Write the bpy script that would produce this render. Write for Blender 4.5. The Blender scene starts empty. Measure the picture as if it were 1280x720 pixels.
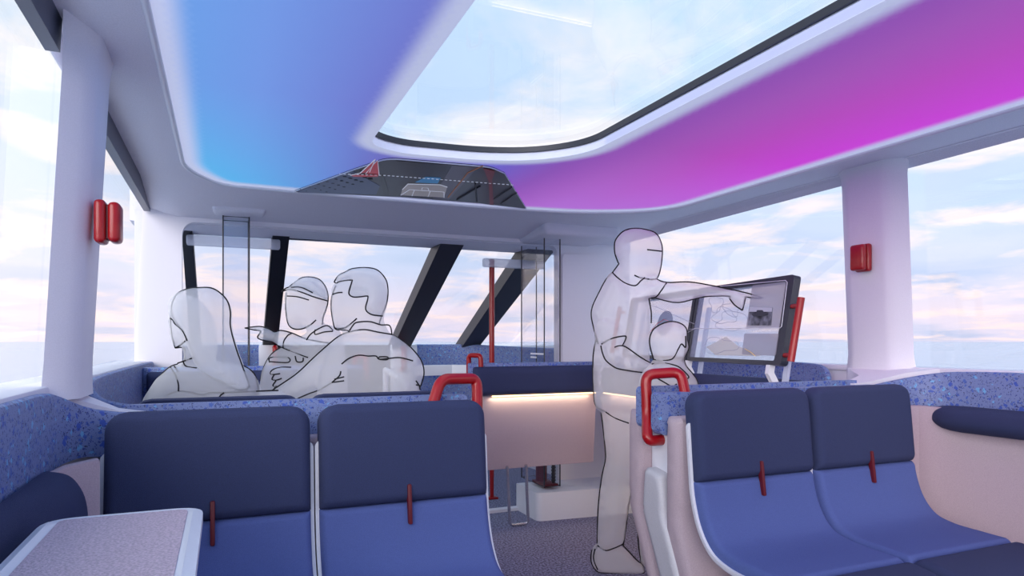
import bpy, bmesh, math, random
import numpy as np
from mathutils import Vector, Matrix
from mathutils.geometry import delaunay_2d_cdt
from mathutils.bvhtree import BVHTree
random.seed(3)
C = bpy.context.scene.collection
EYE = Vector((0, 0, 1.2)); PSI = math.radians(23.2); FL = 840.0
FW = Vector((math.sin(PSI), math.cos(PSI), 0)); RT = Vector((math.cos(PSI), -math.sin(PSI), 0)); UP = Vector((0, 0, 1))

def ray(px, py): return FW + RT*((px-640)/FL) + UP*((427-py)/FL)
def PD(px, py, d): return EYE + ray(px, py)*d
def PX(px, py, X): r = ray(px, py); return EYE + r*(X/r.x)
def PY(px, py, Y): r = ray(px, py); return EYE + r*(Y/r.y)
def PZ(px, py, Z): r = ray(px, py); return EYE + r*((Z-1.2)/r.z)

def lin(c):
    if isinstance(c, str): c = tuple(int(c[i:i+2], 16) for i in (0, 2, 4))
    out = []
    for v in c:
        v = v/255.0
        out.append(v/12.92 if v <= 0.04045 else ((v+0.055)/1.055)**2.4)
    return (*out, 1.0)

# ------------------------------------------------------------------ materials
def newmat(name):
    m = bpy.data.materials.new(name); m.use_nodes = True
    nt = m.node_tree; nt.nodes.clear()
    out = nt.nodes.new('ShaderNodeOutputMaterial')
    return m, nt, out

def L(nt, a, b): nt.links.new(a, b)
def N(nt, t, **kw):
    n = nt.nodes.new(t)
    for k, v in kw.items():
        if k in n.inputs.keys(): n.inputs[k].default_value = v
        else: setattr(n, k, v)
    return n

def plain(name, col, rough=0.5, metal=0.0, speck=0.0, scale=200, bump=0.0, bscale=None, coat=0.0):
    m, nt, out = newmat(name)
    b = N(nt, 'ShaderNodeBsdfPrincipled'); b.inputs['Roughness'].default_value = rough; b.inputs['Metallic'].default_value = metal
    b.inputs['Coat Weight'].default_value = coat
    col = lin(col)
    tc = N(nt, 'ShaderNodeTexCoord')
    no = N(nt, 'ShaderNodeTexNoise'); no.inputs['Scale'].default_value = scale; no.inputs['Detail'].default_value = 3
    L(nt, tc.outputs['Object'], no.inputs['Vector'])
    mx = N(nt, 'ShaderNodeMixRGB')
    f = 1-speck; g = 1+speck
    mx.inputs[1].default_value = (col[0]*f, col[1]*f, col[2]*f, 1)
    mx.inputs[2].default_value = (min(1, col[0]*g), min(1, col[1]*g), min(1, col[2]*g), 1)
    rp = N(nt, 'ShaderNodeMapRange'); rp.inputs[1].default_value = .38; rp.inputs[2].default_value = .62
    L(nt, no.outputs['Fac'], rp.inputs[0]); L(nt, rp.outputs[0], mx.inputs[0])
    L(nt, mx.outputs[0], b.inputs['Base Color'])
    if bump:
        n2 = N(nt, 'ShaderNodeTexNoise'); n2.inputs['Scale'].default_value = bscale or scale; n2.inputs['Detail'].default_value = 2
        L(nt, tc.outputs['Object'], n2.inputs['Vector'])
        bp = N(nt, 'ShaderNodeBump'); bp.inputs['Strength'].default_value = bump; bp.inputs['Distance'].default_value = .004
        L(nt, n2.outputs['Fac'], bp.inputs['Height']); L(nt, bp.outputs[0], b.inputs['Normal'])
    L(nt, b.outputs[0], out.inputs[0])
    return m

M = {}
M['shell'] = plain('white painted shell', (232, 230, 238), .45, speck=.02, scale=300, bump=.05)
M['lining'] = plain('lavender grey headliner', (224, 222, 232), .7, speck=.04, scale=260, bump=.15)
M['white'] = plain('white plastic', (232, 232, 238), .35, speck=.01)
M['grey_plastic'] = plain('light grey plastic', (196, 194, 200), .45, speck=.03)
M['navy'] = plain('navy woven fabric', (46, 55, 92), .85, speck=.10, scale=500, bump=.5, bscale=700)
M['blue'] = plain('blue woven fabric', (82, 98, 158), .85, speck=.08, scale=500, bump=.5, bscale=700)
M['beige'] = plain('pink beige fabric', (182, 164, 172), .9, speck=.06, scale=350, bump=.3)
M['cork'] = plain('pink speckled table inset', (206, 184, 194), .9, speck=.17, scale=230, bump=.8, bscale=230)
M['carpet'] = plain('blue grey carpet', (124, 124, 150), .95, speck=.55, scale=85, bump=1.0, bscale=90)
M['red'] = plain('red lacquer', (160, 4, 14), .35, speck=.03, coat=.2)
M['darkred'] = plain('dark red leather', (96, 10, 26), .5, speck=.05)
M['black'] = plain('black frame', (22, 24, 34), .5, speck=.05)
M['frit'] = plain('dark grey window frit', (58, 66, 88), .35, speck=.03)
M['bezel'] = plain('dark display bezel', (52, 54, 66), .3, speck=.05)
M['metal'] = plain('brushed metal', (205, 205, 212), .25, metal=.85, speck=.03)
M['mull_side'] = plain('grey mullion', (40, 42, 54), .45, speck=.05)
M['ink'] = plain('black ink line', (22, 22, 24), .8)
M['gasket'] = plain('dark rubber gasket', (36, 40, 54), .5)
M['dark_door'] = plain('dark panelled door', (30, 30, 34), .6)
M['copper'] = plain('orange wood edge', (190, 120, 70), .5, speck=.1)
M['line_white'] = plain('thin white line', (225, 228, 238), .5)

def terrazzo():
    m, nt, out = newmat('blue terrazzo')
    b = N(nt, 'ShaderNodeBsdfPrincipled'); b.inputs['Roughness'].default_value = .55
    tc = N(nt, 'ShaderNodeTexCoord')
    base = lin((118, 134, 180)); prev = None
    cur = N(nt, 'ShaderNodeRGB'); cur.outputs[0].default_value = base
    no = N(nt, 'ShaderNodeTexNoise'); no.inputs['Scale'].default_value = 60
    L(nt, tc.outputs['Object'], no.inputs['Vector'])
    sock = cur.outputs[0]
    for (sc, thr, col, off) in ((64, .40, (74, 102, 178), 0), (120, .36, (50, 66, 136), 7), (50, .16, (112, 170, 214), 3), (150, .28, (36, 40, 74), 11), (44, .22, (62, 90, 178), 17)):
        mp = N(nt, 'ShaderNodeMapping'); mp.inputs['Location'].default_value = (off, off*1.3, off*.7)
        L(nt, tc.outputs['Object'], mp.inputs[0])
        vo = N(nt, 'ShaderNodeTexVoronoi'); vo.inputs['Scale'].default_value = sc; vo.distance = 'MANHATTAN'
        nz = N(nt, 'ShaderNodeTexNoise'); nz.inputs['Scale'].default_value = sc*1.3
        L(nt, mp.outputs[0], nz.inputs['Vector'])
        ad = N(nt, 'ShaderNodeVectorMath'); ad.operation = 'MULTIPLY_ADD'; ad.inputs[1].default_value = (.02, .02, .02)
        L(nt, nz.outputs['Color'], ad.inputs[0]); L(nt, mp.outputs[0], ad.inputs[2])
        L(nt, ad.outputs[0], vo.inputs['Vector'])
        # chips: cell centre distance small and random cell value below a threshold
        lt = N(nt, 'ShaderNodeMath'); lt.operation = 'LESS_THAN'; lt.inputs[1].default_value = .52
        L(nt, vo.outputs['Distance'], lt.inputs[0])
        sp = N(nt, 'ShaderNodeSeparateColor'); L(nt, vo.outputs['Color'], sp.inputs[0])
        l2 = N(nt, 'ShaderNodeMath'); l2.operation = 'LESS_THAN'; l2.inputs[1].default_value = thr
        L(nt, sp.outputs[0], l2.inputs[0])
        mu = N(nt, 'ShaderNodeMath'); mu.operation = 'MULTIPLY'
        L(nt, lt.outputs[0], mu.inputs[0]); L(nt, l2.outputs[0], mu.inputs[1])
        mx = N(nt, 'ShaderNodeMixRGB'); L(nt, mu.outputs[0], mx.inputs[0]); L(nt, sock, mx.inputs[1]); mx.inputs[2].default_value = lin(col)
        sock = mx.outputs[0]
    L(nt, sock, b.inputs['Base Color']); L(nt, b.outputs[0], out.inputs[0])
    return m
M['terrazzo'] = terrazzo()

def glass(name, tint=(1, 1, 1), gl=.06, rough=0.0):
    m, nt, out = newmat(name)
    t = N(nt, 'ShaderNodeBsdfTransparent'); t.inputs[0].default_value = (*tint, 1)
    g = N(nt, 'ShaderNodeBsdfGlossy'); g.inputs['Roughness'].default_value = rough
    lw = N(nt, 'ShaderNodeLayerWeight'); lw.inputs[0].default_value = .35
    mr = N(nt, 'ShaderNodeMapRange'); mr.inputs[3].default_value = gl*.5; mr.inputs[4].default_value = gl*3
    L(nt, lw.outputs['Facing'], mr.inputs[0])
    mx = N(nt, 'ShaderNodeMixShader'); L(nt, mr.outputs[0], mx.inputs[0]); L(nt, t.outputs[0], mx.inputs[1]); L(nt, g.outputs[0], mx.inputs[2])
    L(nt, mx.outputs[0], out.inputs[0]); return m
M['glass'] = glass('window glass', (.97, .98, 1.0), .05)
M['acrylic'] = glass('acrylic sheet', (.965, .97, .985), .05)

def veil(name, col, alpha, transl=.4, rough=.8):
    m, nt, out = newmat(name)
    t = N(nt, 'ShaderNodeBsdfTransparent'); d = N(nt, 'ShaderNodeBsdfDiffuse'); tr = N(nt, 'ShaderNodeBsdfTranslucent')
    d.inputs[0].default_value = lin(col); tr.inputs[0].default_value = lin(col)
    a = N(nt, 'ShaderNodeMixShader'); a.inputs[0].default_value = transl; L(nt, d.outputs[0], a.inputs[1]); L(nt, tr.outputs[0], a.inputs[2])
    b = N(nt, 'ShaderNodeMixShader'); b.inputs[0].default_value = alpha; L(nt, t.outputs[0], b.inputs[1]); L(nt, a.outputs[0], b.inputs[2])
    L(nt, b.outputs[0], out.inputs[0]); return m
M['ghost'] = veil('frosted white figure', (255, 255, 255), .40, .42)
M['frost'] = veil('frosted bar', (240, 243, 255), .55)
M['display'] = veil('clear display film', (205, 212, 235), .32)
M['card'] = veil('grey display card', (190, 188, 200), .5)
M['cardline'] = veil('display line', (240, 242, 250), .7)
M['contour'] = veil('faint map contour', (170, 175, 200), .5)

def emis(name, col, s):
    m, nt, out = newmat(name); e = N(nt, 'ShaderNodeEmission'); e.inputs[0].default_value = lin(col); e.inputs[1].default_value = s
    L(nt, e.outputs[0], out.inputs[0]); return m
M['led'] = emis('warm led strip', (255, 214, 160), 2.6)

def light_panel_mat():
    m, nt, out = newmat('wave light ceiling')
    tc = N(nt, 'ShaderNodeTexCoord'); sx = N(nt, 'ShaderNodeSeparateXYZ'); L(nt, tc.outputs['Object'], sx.inputs[0])
    mr = N(nt, 'ShaderNodeMapRange'); mr.inputs[1].default_value = -.2; mr.inputs[2].default_value = 2.6
    L(nt, sx.outputs['X'], mr.inputs[0])
    cr = N(nt, 'ShaderNodeValToRGB'); el = cr.color_ramp.elements
    stops = [(-.2, (98, 160, 232)), (.1, (110, 150, 228)), (.45, (108, 118, 205)), (.62, (106, 98, 188)), (1.1, (98, 98, 205)), (1.42, (128, 70, 172)), (1.7, (158, 76, 178)), (2.0, (180, 64, 186)), (2.35, (196, 52, 208)), (2.6, (206, 50, 220))]
    el[0].position = 0; el[0].color = lin(stops[0][1]); el[1].position = 1; el[1].color = lin(stops[-1][1])
    for x, c in stops[1:-1]:
        e = el.new((x+.2)/2.8); e.color = lin(c)
    L(nt, mr.outputs[0], cr.inputs[0])
    # cyan towards the front left corner
    my = N(nt, 'ShaderNodeMapRange'); my.inputs[1].default_value = 2.3; my.inputs[2].default_value = 3.75; L(nt, sx.outputs['Y'], my.inputs[0])
    mxx = N(nt, 'ShaderNodeMapRange'); mxx.inputs[1].default_value = .75; mxx.inputs[2].default_value = -.2; L(nt, sx.outputs['X'], mxx.inputs[0])
    mu = N(nt, 'ShaderNodeMath'); mu.operation = 'MULTIPLY'; L(nt, my.outputs[0], mu.inputs[0]); L(nt, mxx.outputs[0], mu.inputs[1])
    c1 = N(nt, 'ShaderNodeMixRGB'); L(nt, mu.outputs[0], c1.inputs[0]); L(nt, cr.outputs[0], c1.inputs[1]); c1.inputs[2].default_value = lin((70, 186, 238))
    # pinkish purple on the front right
    m2 = N(nt, 'ShaderNodeMapRange'); m2.inputs[1].default_value = 1.2; m2.inputs[2].default_value = 1.8; L(nt, sx.outputs['X'], m2.inputs[0])
    mu2 = N(nt, 'ShaderNodeMath'); mu2.operation = 'MULTIPLY'; L(nt, my.outputs[0], mu2.inputs[0]); L(nt, m2.outputs[0], mu2.inputs[1])
    c2 = N(nt, 'ShaderNodeMixRGB'); L(nt, mu2.outputs[0], c2.inputs[0]); L(nt, c1.outputs[0], c2.inputs[1]); c2.inputs[2].default_value = lin((176, 110, 214))
    e = N(nt, 'ShaderNodeEmission'); L(nt, c2.outputs[0], e.inputs[0]); e.inputs[1].default_value = .64
    d = N(nt, 'ShaderNodeBsdfDiffuse'); d.inputs[0].default_value = lin((200, 205, 225))
    e2 = N(nt, 'ShaderNodeEmission'); e2.inputs[0].default_value = lin((205, 212, 238)); e2.inputs[1].default_value = .38
    ad = N(nt, 'ShaderNodeAddShader'); L(nt, d.outputs[0], ad.inputs[0]); L(nt, e2.outputs[0], ad.inputs[1])
    d2 = N(nt, 'ShaderNodeBsdfDiffuse'); d2.inputs[0].default_value = (.12, .12, .14, 1)
    ad2 = N(nt, 'ShaderNodeAddShader'); L(nt, d2.outputs[0], ad2.inputs[0]); L(nt, e.outputs[0], ad2.inputs[1])
    at = N(nt, 'ShaderNodeAttribute'); at.attribute_name = 'edge'
    mx = N(nt, 'ShaderNodeMixShader'); L(nt, at.outputs['Fac'], mx.inputs[0]); L(nt, ad.outputs[0], mx.inputs[1]); L(nt, ad2.outputs[0], mx.inputs[2])
    L(nt, mx.outputs[0], out.inputs[0]); return m
M['wave'] = light_panel_mat()

def screen_mat(name, col, emit=.5):
    m, nt, out = newmat(name); b = N(nt, 'ShaderNodeBsdfPrincipled'); b.inputs['Base Color'].default_value = lin(col); b.inputs['Roughness'].default_value = .35
    b.inputs['Emission Color'].default_value = lin(col); b.inputs['Emission Strength'].default_value = emit
    L(nt, b.outputs[0], out.inputs[0]); return m

# ------------------------------------------------------------------ mesh helpers
def link(name, verts, faces, mat, parent=None, smooth=False, attr=None):
    me = bpy.data.meshes.new(name); me.from_pydata([tuple(v) for v in verts], [], faces); me.validate(); me.update()
    bm = bmesh.new(); bm.from_mesh(me); bmesh.ops.recalc_face_normals(bm, faces=bm.faces); bm.to_mesh(me); bm.free()
    if attr:
        for k, vals in attr.items():
            a = me.attributes.new(k, 'FLOAT', 'POINT')
            a.data.foreach_set('value', vals)
    o = bpy.data.objects.new(name, me); C.objects.link(o)
    me.materials.append(M[mat] if isinstance(mat, str) else mat)
    if smooth:
        for p in me.polygons: p.use_smooth = True
        if smooth != 'all':
            me.set_sharp_from_angle(angle=math.radians(smooth if smooth is not True else 40))
    if parent: o.parent = parent
    return o

def tag(o, label=None, cat=None, group=None, kind=None):
    if label: o['label'] = label
    if cat: o['category'] = cat
    if group: o['group'] = group
    if kind: o['kind'] = kind
    return o
def thing(name, label, cat, loc=(0, 0, 0), group=None):
    o = bpy.data.objects.new(name, None); C.objects.link(o); o.location = loc; o.empty_display_size = .1
    return tag(o, label, cat, group)
def adopt(root, objs=None):
    # children are modelled in world space: keep them in place under a root that is offset
    for ch in root.children: ch.matrix_parent_inverse = Matrix.Translation(root.location).inverted()

def box(x0, x1, y0, y1, z0, z1, bev=0.0, seg=2, name='part', mat='white', parent=None, xf=None):
    bm = bmesh.new(); bmesh.ops.create_cube(bm, size=1)
    for v in bm.verts: v.co = Vector(((x0+x1)/2+v.co.x*(x1-x0), (y0+y1)/2+v.co.y*(y1-y0), (z0+z1)/2+v.co.z*(z1-z0)))
    if bev: bmesh.ops.bevel(bm, geom=bm.edges[:], offset=bev, segments=seg, profile=.5, affect='EDGES')
    vs = [v.co.copy() for v in bm.verts]; 
    for i, v in enumerate(bm.verts): v.index = i
    fs = [[v.index for v in f.verts] for f in bm.faces]; bm.free()
    if xf: vs = [xf(v) for v in vs]
    return link(name, vs, fs, mat, parent, smooth=40 if bev else False)

def merge(lst, name, mat, parent=None, smooth=40):
    vs, fs = [], []
    for v, f in lst:
        o = len(vs); vs += list(v); fs += [[i+o for i in ff] for ff in f]
    return link(name, vs, fs, mat, parent, smooth)

def tube_g(pts, r, n=8, cap=True, closed=False):
    pts = [Vector(p) for p in pts]; vs, fs = [], []
    prev = None; m = len(pts)
    for i, p in enumerate(pts):
        if closed: t = (pts[(i+1) % m]-pts[i-1])
        else: t = (pts[min(i+1, m-1)]-pts[max(i-1, 0)])
        t = t.normalized() if t.length > 1e-9 else Vector((0, 0, 1))
        if prev is None:
            a = Vector((0, 0, 1)) if abs(t.z) < .9 else Vector((1, 0, 0)); u = t.cross(a).normalized()
        else:
            u = (prev - t*prev.dot(t)); u = u.normalized() if u.length > 1e-6 else t.orthogonal().normalized()
        prev = u; w = t.cross(u); rr = r[i] if isinstance(r, (list, tuple)) else r
        for k in range(n):
            a = 2*math.pi*k/n; vs.append(p+(u*math.cos(a)+w*math.sin(a))*rr)
    for i in range(m if closed else m-1):
        j = (i+1) % m
        for k in range(n): fs.append([i*n+k, i*n+(k+1) % n, j*n+(k+1) % n, j*n+k])
    if cap and not closed: fs.append(list(range(n))[::-1]); fs.append([(m-1)*n+k for k in range(n)])
    return vs, fs
def fillet(pts, r, seg=6):
    pts = [Vector(p) for p in pts]; out = [pts[0]]
    for i in range(1, len(pts)-1):
        a, b, c = pts[i-1], pts[i], pts[i+1]; d1 = (a-b); d2 = (c-b); rr = min(r, d1.length*.45, d2.length*.45)
        p, q = b+d1.normalized()*rr, b+d2.normalized()*rr
        for k in range(seg+1):
            t = k/seg; out.append(p*(1-t)**2+b*2*t*(1-t)+q*t*t)
    out.append(pts[-1]); return out
def tube(pts, r, name, mat, parent=None, n=10, closed=False):
    v, f = tube_g(pts, r, n, closed=closed); return link(name, v, f, mat, parent, smooth=60)

def round_poly(pts, r, seg=5):
    m = len(pts); out = []
    for i in range(m):
        a, b, c = Vector(pts[i-1]), Vector(pts[i]), Vector(pts[(i+1) % m]); d1 = a-b; d2 = c-b
        ri = r[i] if isinstance(r, (list, tuple)) else r
        if ri <= 0: out.append(tuple(b)); continue
        rr = min(ri, d1.length*.49, d2.length*.49)
        p, q = b+d1.normalized()*rr, b+d2.normalized()*rr
        for k in range(seg+1):
            t = k/seg; v = p*(1-t)**2+b*2*t*(1-t)+q*t*t; out.append(tuple(v))
    return out
def in_poly(P, poly):
    x, y = P[:, 0], P[:, 1]; c = np.zeros(len(P), bool); n = len(poly)
    for i in range(n):
        x1, y1 = poly[i-1]; x2, y2 = poly[i]
        if y1 == y2: continue
        k = ((y1 > y) != (y2 > y)) & (x < (x2-x1)*(y-y1)/(y2-y1)+x1); c ^= k
    return c
def poly_dist(P, poly, closed=True):
    d = np.full(len(P), 1e9); n = len(poly)
    for i in range(0 if closed else 1, n):
        a = np.array(poly[i-1], float); b = np.array(poly[i], float); ab = b-a; q = ab.dot(ab)
        if q < 1e-12: continue
        t = np.clip(((P-a)@ab)/q, 0, 1); d = np.minimum(d, np.hypot(*(P-(a+t[:, None]*ab)).T))
    return d
def triang(outline, holes=(), grid=None, rings=()):
    """2-D triangulation; returns (pts array, tris, boundary flags)"""
    vs, es = [], []
    for lp in [outline]+list(holes):
        o = len(vs); vs += [Vector(p[:2]) for p in lp]; es += [(o+i, o+(i+1) % len(lp)) for i in range(len(lp))]
    nb = len(vs)
    if grid:
        O = np.array([p[:2] for p in outline], float); x0, y0 = O.min(0); x1, y1 = O.max(0)
        gx, gy = np.meshgrid(np.arange(x0+grid*.5, x1, grid), np.arange(y0+grid*.5, y1, grid))
        gx = gx + (np.arange(gx.shape[0]) % 2)[:, None]*grid*.5
        P = np.stack([gx.ravel(), gy.ravel()], 1)
        k = in_poly(P, outline)
        for h in holes: k &= ~in_poly(P, h)
        P = P[k]
        if len(P):
            d = poly_dist(P, outline)
            for h in holes: d = np.minimum(d, poly_dist(P, h))
            P = P[d > grid*.35]; vs += [Vector(p) for p in P]
    r = delaunay_2d_cdt(vs, es, [], 0, 1e-7)
    V = np.array([tuple(v) for v in r[0]]); T = r[2]
    cen = np.array([V[list(t)].mean(0) for t in T]); k = in_poly(cen, outline)
    for h in holes: k &= ~in_poly(cen, h)
    T = [list(t) for t, kk in zip(T, k) if kk]
    return V, T
def slab(outline, mapf, name, mat, parent=None, holes=(), grid=None, smooth=False, share=False, raw=False, attr=None):
    """closed solid: mapf(u, v, side, dist) -> point"""
    V, T = triang(outline, holes, grid)
    D = poly_dist(V, outline)
    for h in holes: D = np.minimum(D, poly_dist(V, h))
    n = len(V); ecount = {}
    for t in T:
        for i in range(3):
            e = (t[i], t[(i+1) % 3]); ecount[e] = 1
    bnd = [(a, b) for (a, b) in ecount if (b, a) not in ecount]
    v0 = [Vector(mapf(V[i][0], V[i][1], 0, D[i])) for i in range(n)]; v1 = [Vector(mapf(V[i][0], V[i][1], 1, D[i])) for i in range(n)]
    vs = v0+v1; fs = [t for t in T]+[[a+n for a in t][::-1] for t in T]
    if share:
        bs = {a for e in bnd for a in e}; idx = {i+n: i for i in bs}
        fs = [t for t in T]+[[idx.get(a+n, a+n) for a in t][::-1] for t in T]
        used = sorted({i for f in fs for i in f}); mp = {u: k for k, u in enumerate(used)}
        vs = [vs[u] for u in used]; fs = [[mp[i] for i in f] for f in fs]
    else:
        fs += [[b, a, a+n, b+n] for a, b in bnd]
    if raw: return vs, fs
    at = None
    if attr: at = {attr[0]: [float(attr[1](d)) for d in list(D)+list(D)]}
    return link(name, vs, fs, mat, parent, smooth, at)

# swept cushion following a side profile; path = [(y,z)...] in the seat's own space (sitter side = left of travel)
def resample(path, ss):
    P = [Vector((p[0], p[1])) for p in path]; cum = [0]
    for i in range(1, len(P)): cum.append(cum[-1]+(P[i]-P[i-1]).length)
    out = []
    for s in ss:
        s = max(0, min(cum[-1], s)); i = 1
        while i < len(P)-1 and cum[i] < s: i += 1
        t = (s-cum[i-1])/(cum[i]-cum[i-1]); p = P[i-1].lerp(P[i], t)
        out.append(p)
    return out, cum[-1]
def smooth_path(pts, n=8):
    P = [Vector((p[0], p[1], 0)) for p in pts]; out = []
    P = [2*P[0]-P[1]]+P+[2*P[-1]-P[-2]]
    for i in range(1, len(P)-2):
        for k in range(n):
            t = k/n; a, b, c, d = P[i-1:i+3]
            out.append(.5*((2*b)+(c-a)*t+(2*a-5*b+4*c-d)*t*t+(3*b-a-3*c+d)*t**3))
    out.append(P[-2]); return [(p.x, p.y) for p in out]
def pad(path, s0, s1, w, th, er, rt, rb, cx=0, base=0.0, x_off=0.0):
    """returns verts, faces of a cushion on the sitter side of path (-y side)"""
    Ls = s1-s0; ns = max(8, int(Ls/.02)); es = [.0, .15, .35, .6, .85, 1.0]
    S = sorted({0.0, Ls} | {e*er for e in es} | {Ls-e*er for e in es} | {Ls*k/ns for k in range(ns+1)} | {rt*k/6 for k in range(7)} | {Ls-rb*k/6 for k in range(7)})
    S2 = [S[0]]
    for s in S[1:]:
        if s-S2[-1] > 1e-4: S2.append(s)
    S = S2
    P, _ = resample(path, [s0+s for s in S]); Pa, _ = resample(path, [s0+s-.006 for s in S]); Pb, _ = resample(path, [s0+s+.006 for s in S])
    us = sorted({-1.0, 1.0} | {(1-e*er/(w/2)) for e in es} | {-(1-e*er/(w/2)) for e in es} | {k/6 for k in range(-6, 7)})
    def rnd(d): d = max(0, min(1, d/er)); return math.sqrt(max(0, 1-(1-d)**2))
    vf, vb = [], []
    for i, s in enumerate(S):
        hw = w/2
        if s < rt: hw = w/2-rt+math.sqrt(max(0, rt*rt-(rt-s)**2))
        e = Ls-s
        if e < rb: hw = w/2-rb+math.sqrt(max(0, rb*rb-(rb-e)**2))
        t = (Pb[i]-Pa[i]).normalized(); nrm = Vector((-(-t.y), -t.x)) # rotate
        nrm = Vector((t.y, -t.x))
        for u in us:
            x = u*hw; dd = hw-abs(x); f = rnd(dd)*rnd(s)*rnd(e); f = .5+.5*f
            h = base+th*f
            vf.append(Vector((cx+x, P[i].x+nrm.x*h, P[i].y+nrm.y*h))); vb.append(Vector((cx+x, P[i].x+nrm.x*base, P[i].y+nrm.y*base)))
    nu = len(us); nS = len(S); n = nu*nS; fs = []
    for i in range(nS-1):
        for k in range(nu-1):
            a = i*nu+k; q = [a, a+1, a+nu+1, a+nu]; fs.append(q); fs.append([j+n for j in q][::-1])
    for i in range(nS-1):
        for k in (0, nu-1):
            a = i*nu+k; fs.append([a, a+nu, a+nu+n, a+n])
    for k in range(nu-1):
        for i in (0, nS-1):
            a = i*nu+k; fs.append([a, a+1, a+1+n, a+n])
    return vf+vb, fs

def band(path, th, name, mat, parent=None, rr=.02):
    """upright band following an XY path; each entry (x, y, ztop, zbot); thickness th to the right of travel"""
    n = len(path); vs, fs = [], []
    sec = [(0, 0, 0), (0, 1, 0)]
    for i, p in enumerate(path):
        a = Vector(path[max(0, i-1)][:2]); b = Vector(path[min(n-1, i+1)][:2]); t = (b-a).normalized(); nr = Vector((t.y, -t.x))
        x, y, zt, zb = p; k = min(rr, (zt-zb)*.3, abs(th)*.4)
        s = 1 if th > 0 else -1
        prof = [(0, zb), (0, zt-k), (s*k*.3, zt-k*.3), (s*k, zt), (th-s*k, zt), (th-s*k*.3, zt-k*.3), (th, zt-k), (th, zb)]
        for (o, z) in prof: vs.append(Vector((x+nr.x*o, y+nr.y*o, z)))
    m = 8
    for i in range(n-1):
        for k in range(m): fs.append([i*m+k, i*m+(k+1) % m, (i+1)*m+(k+1) % m, (i+1)*m+k])
    fs.append(list(range(m))); fs.append([(n-1)*m+k for k in range(m)][::-1])
    return link(name, vs, fs, mat, parent, smooth=35)

def chaik(path, it=2):
    for _ in range(it):
        q = [path[0]]
        for a, b in zip(path[:-1], path[1:]):
            q.append(tuple(.75*x+.25*y for x, y in zip(a, b))); q.append(tuple(.25*x+.75*y for x, y in zip(a, b)))
        q.append(path[-1]); path = q
    return path

def catmull(pts, n=4, closed=True):
    P = [Vector((p[0], p[1])) for p in pts]; m = len(P); out = []
    if closed: idx = lambda i: P[i % m]; rng = range(m)
    else: idx = lambda i: P[max(0, min(m-1, i))]; rng = range(m-1)
    for i in rng:
        a, b, c, d = idx(i-1), idx(i), idx(i+1), idx(i+2)
        for k in range(n):
            t = k/n; v = .5*((2*b)+(c-a)*t+(2*a-5*b+4*c-d)*t*t+(3*b-a-3*c+d)*t**3); out.append((v.x, v.y))
    if not closed: out.append((P[-1].x, P[-1].y))
    return out
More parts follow.
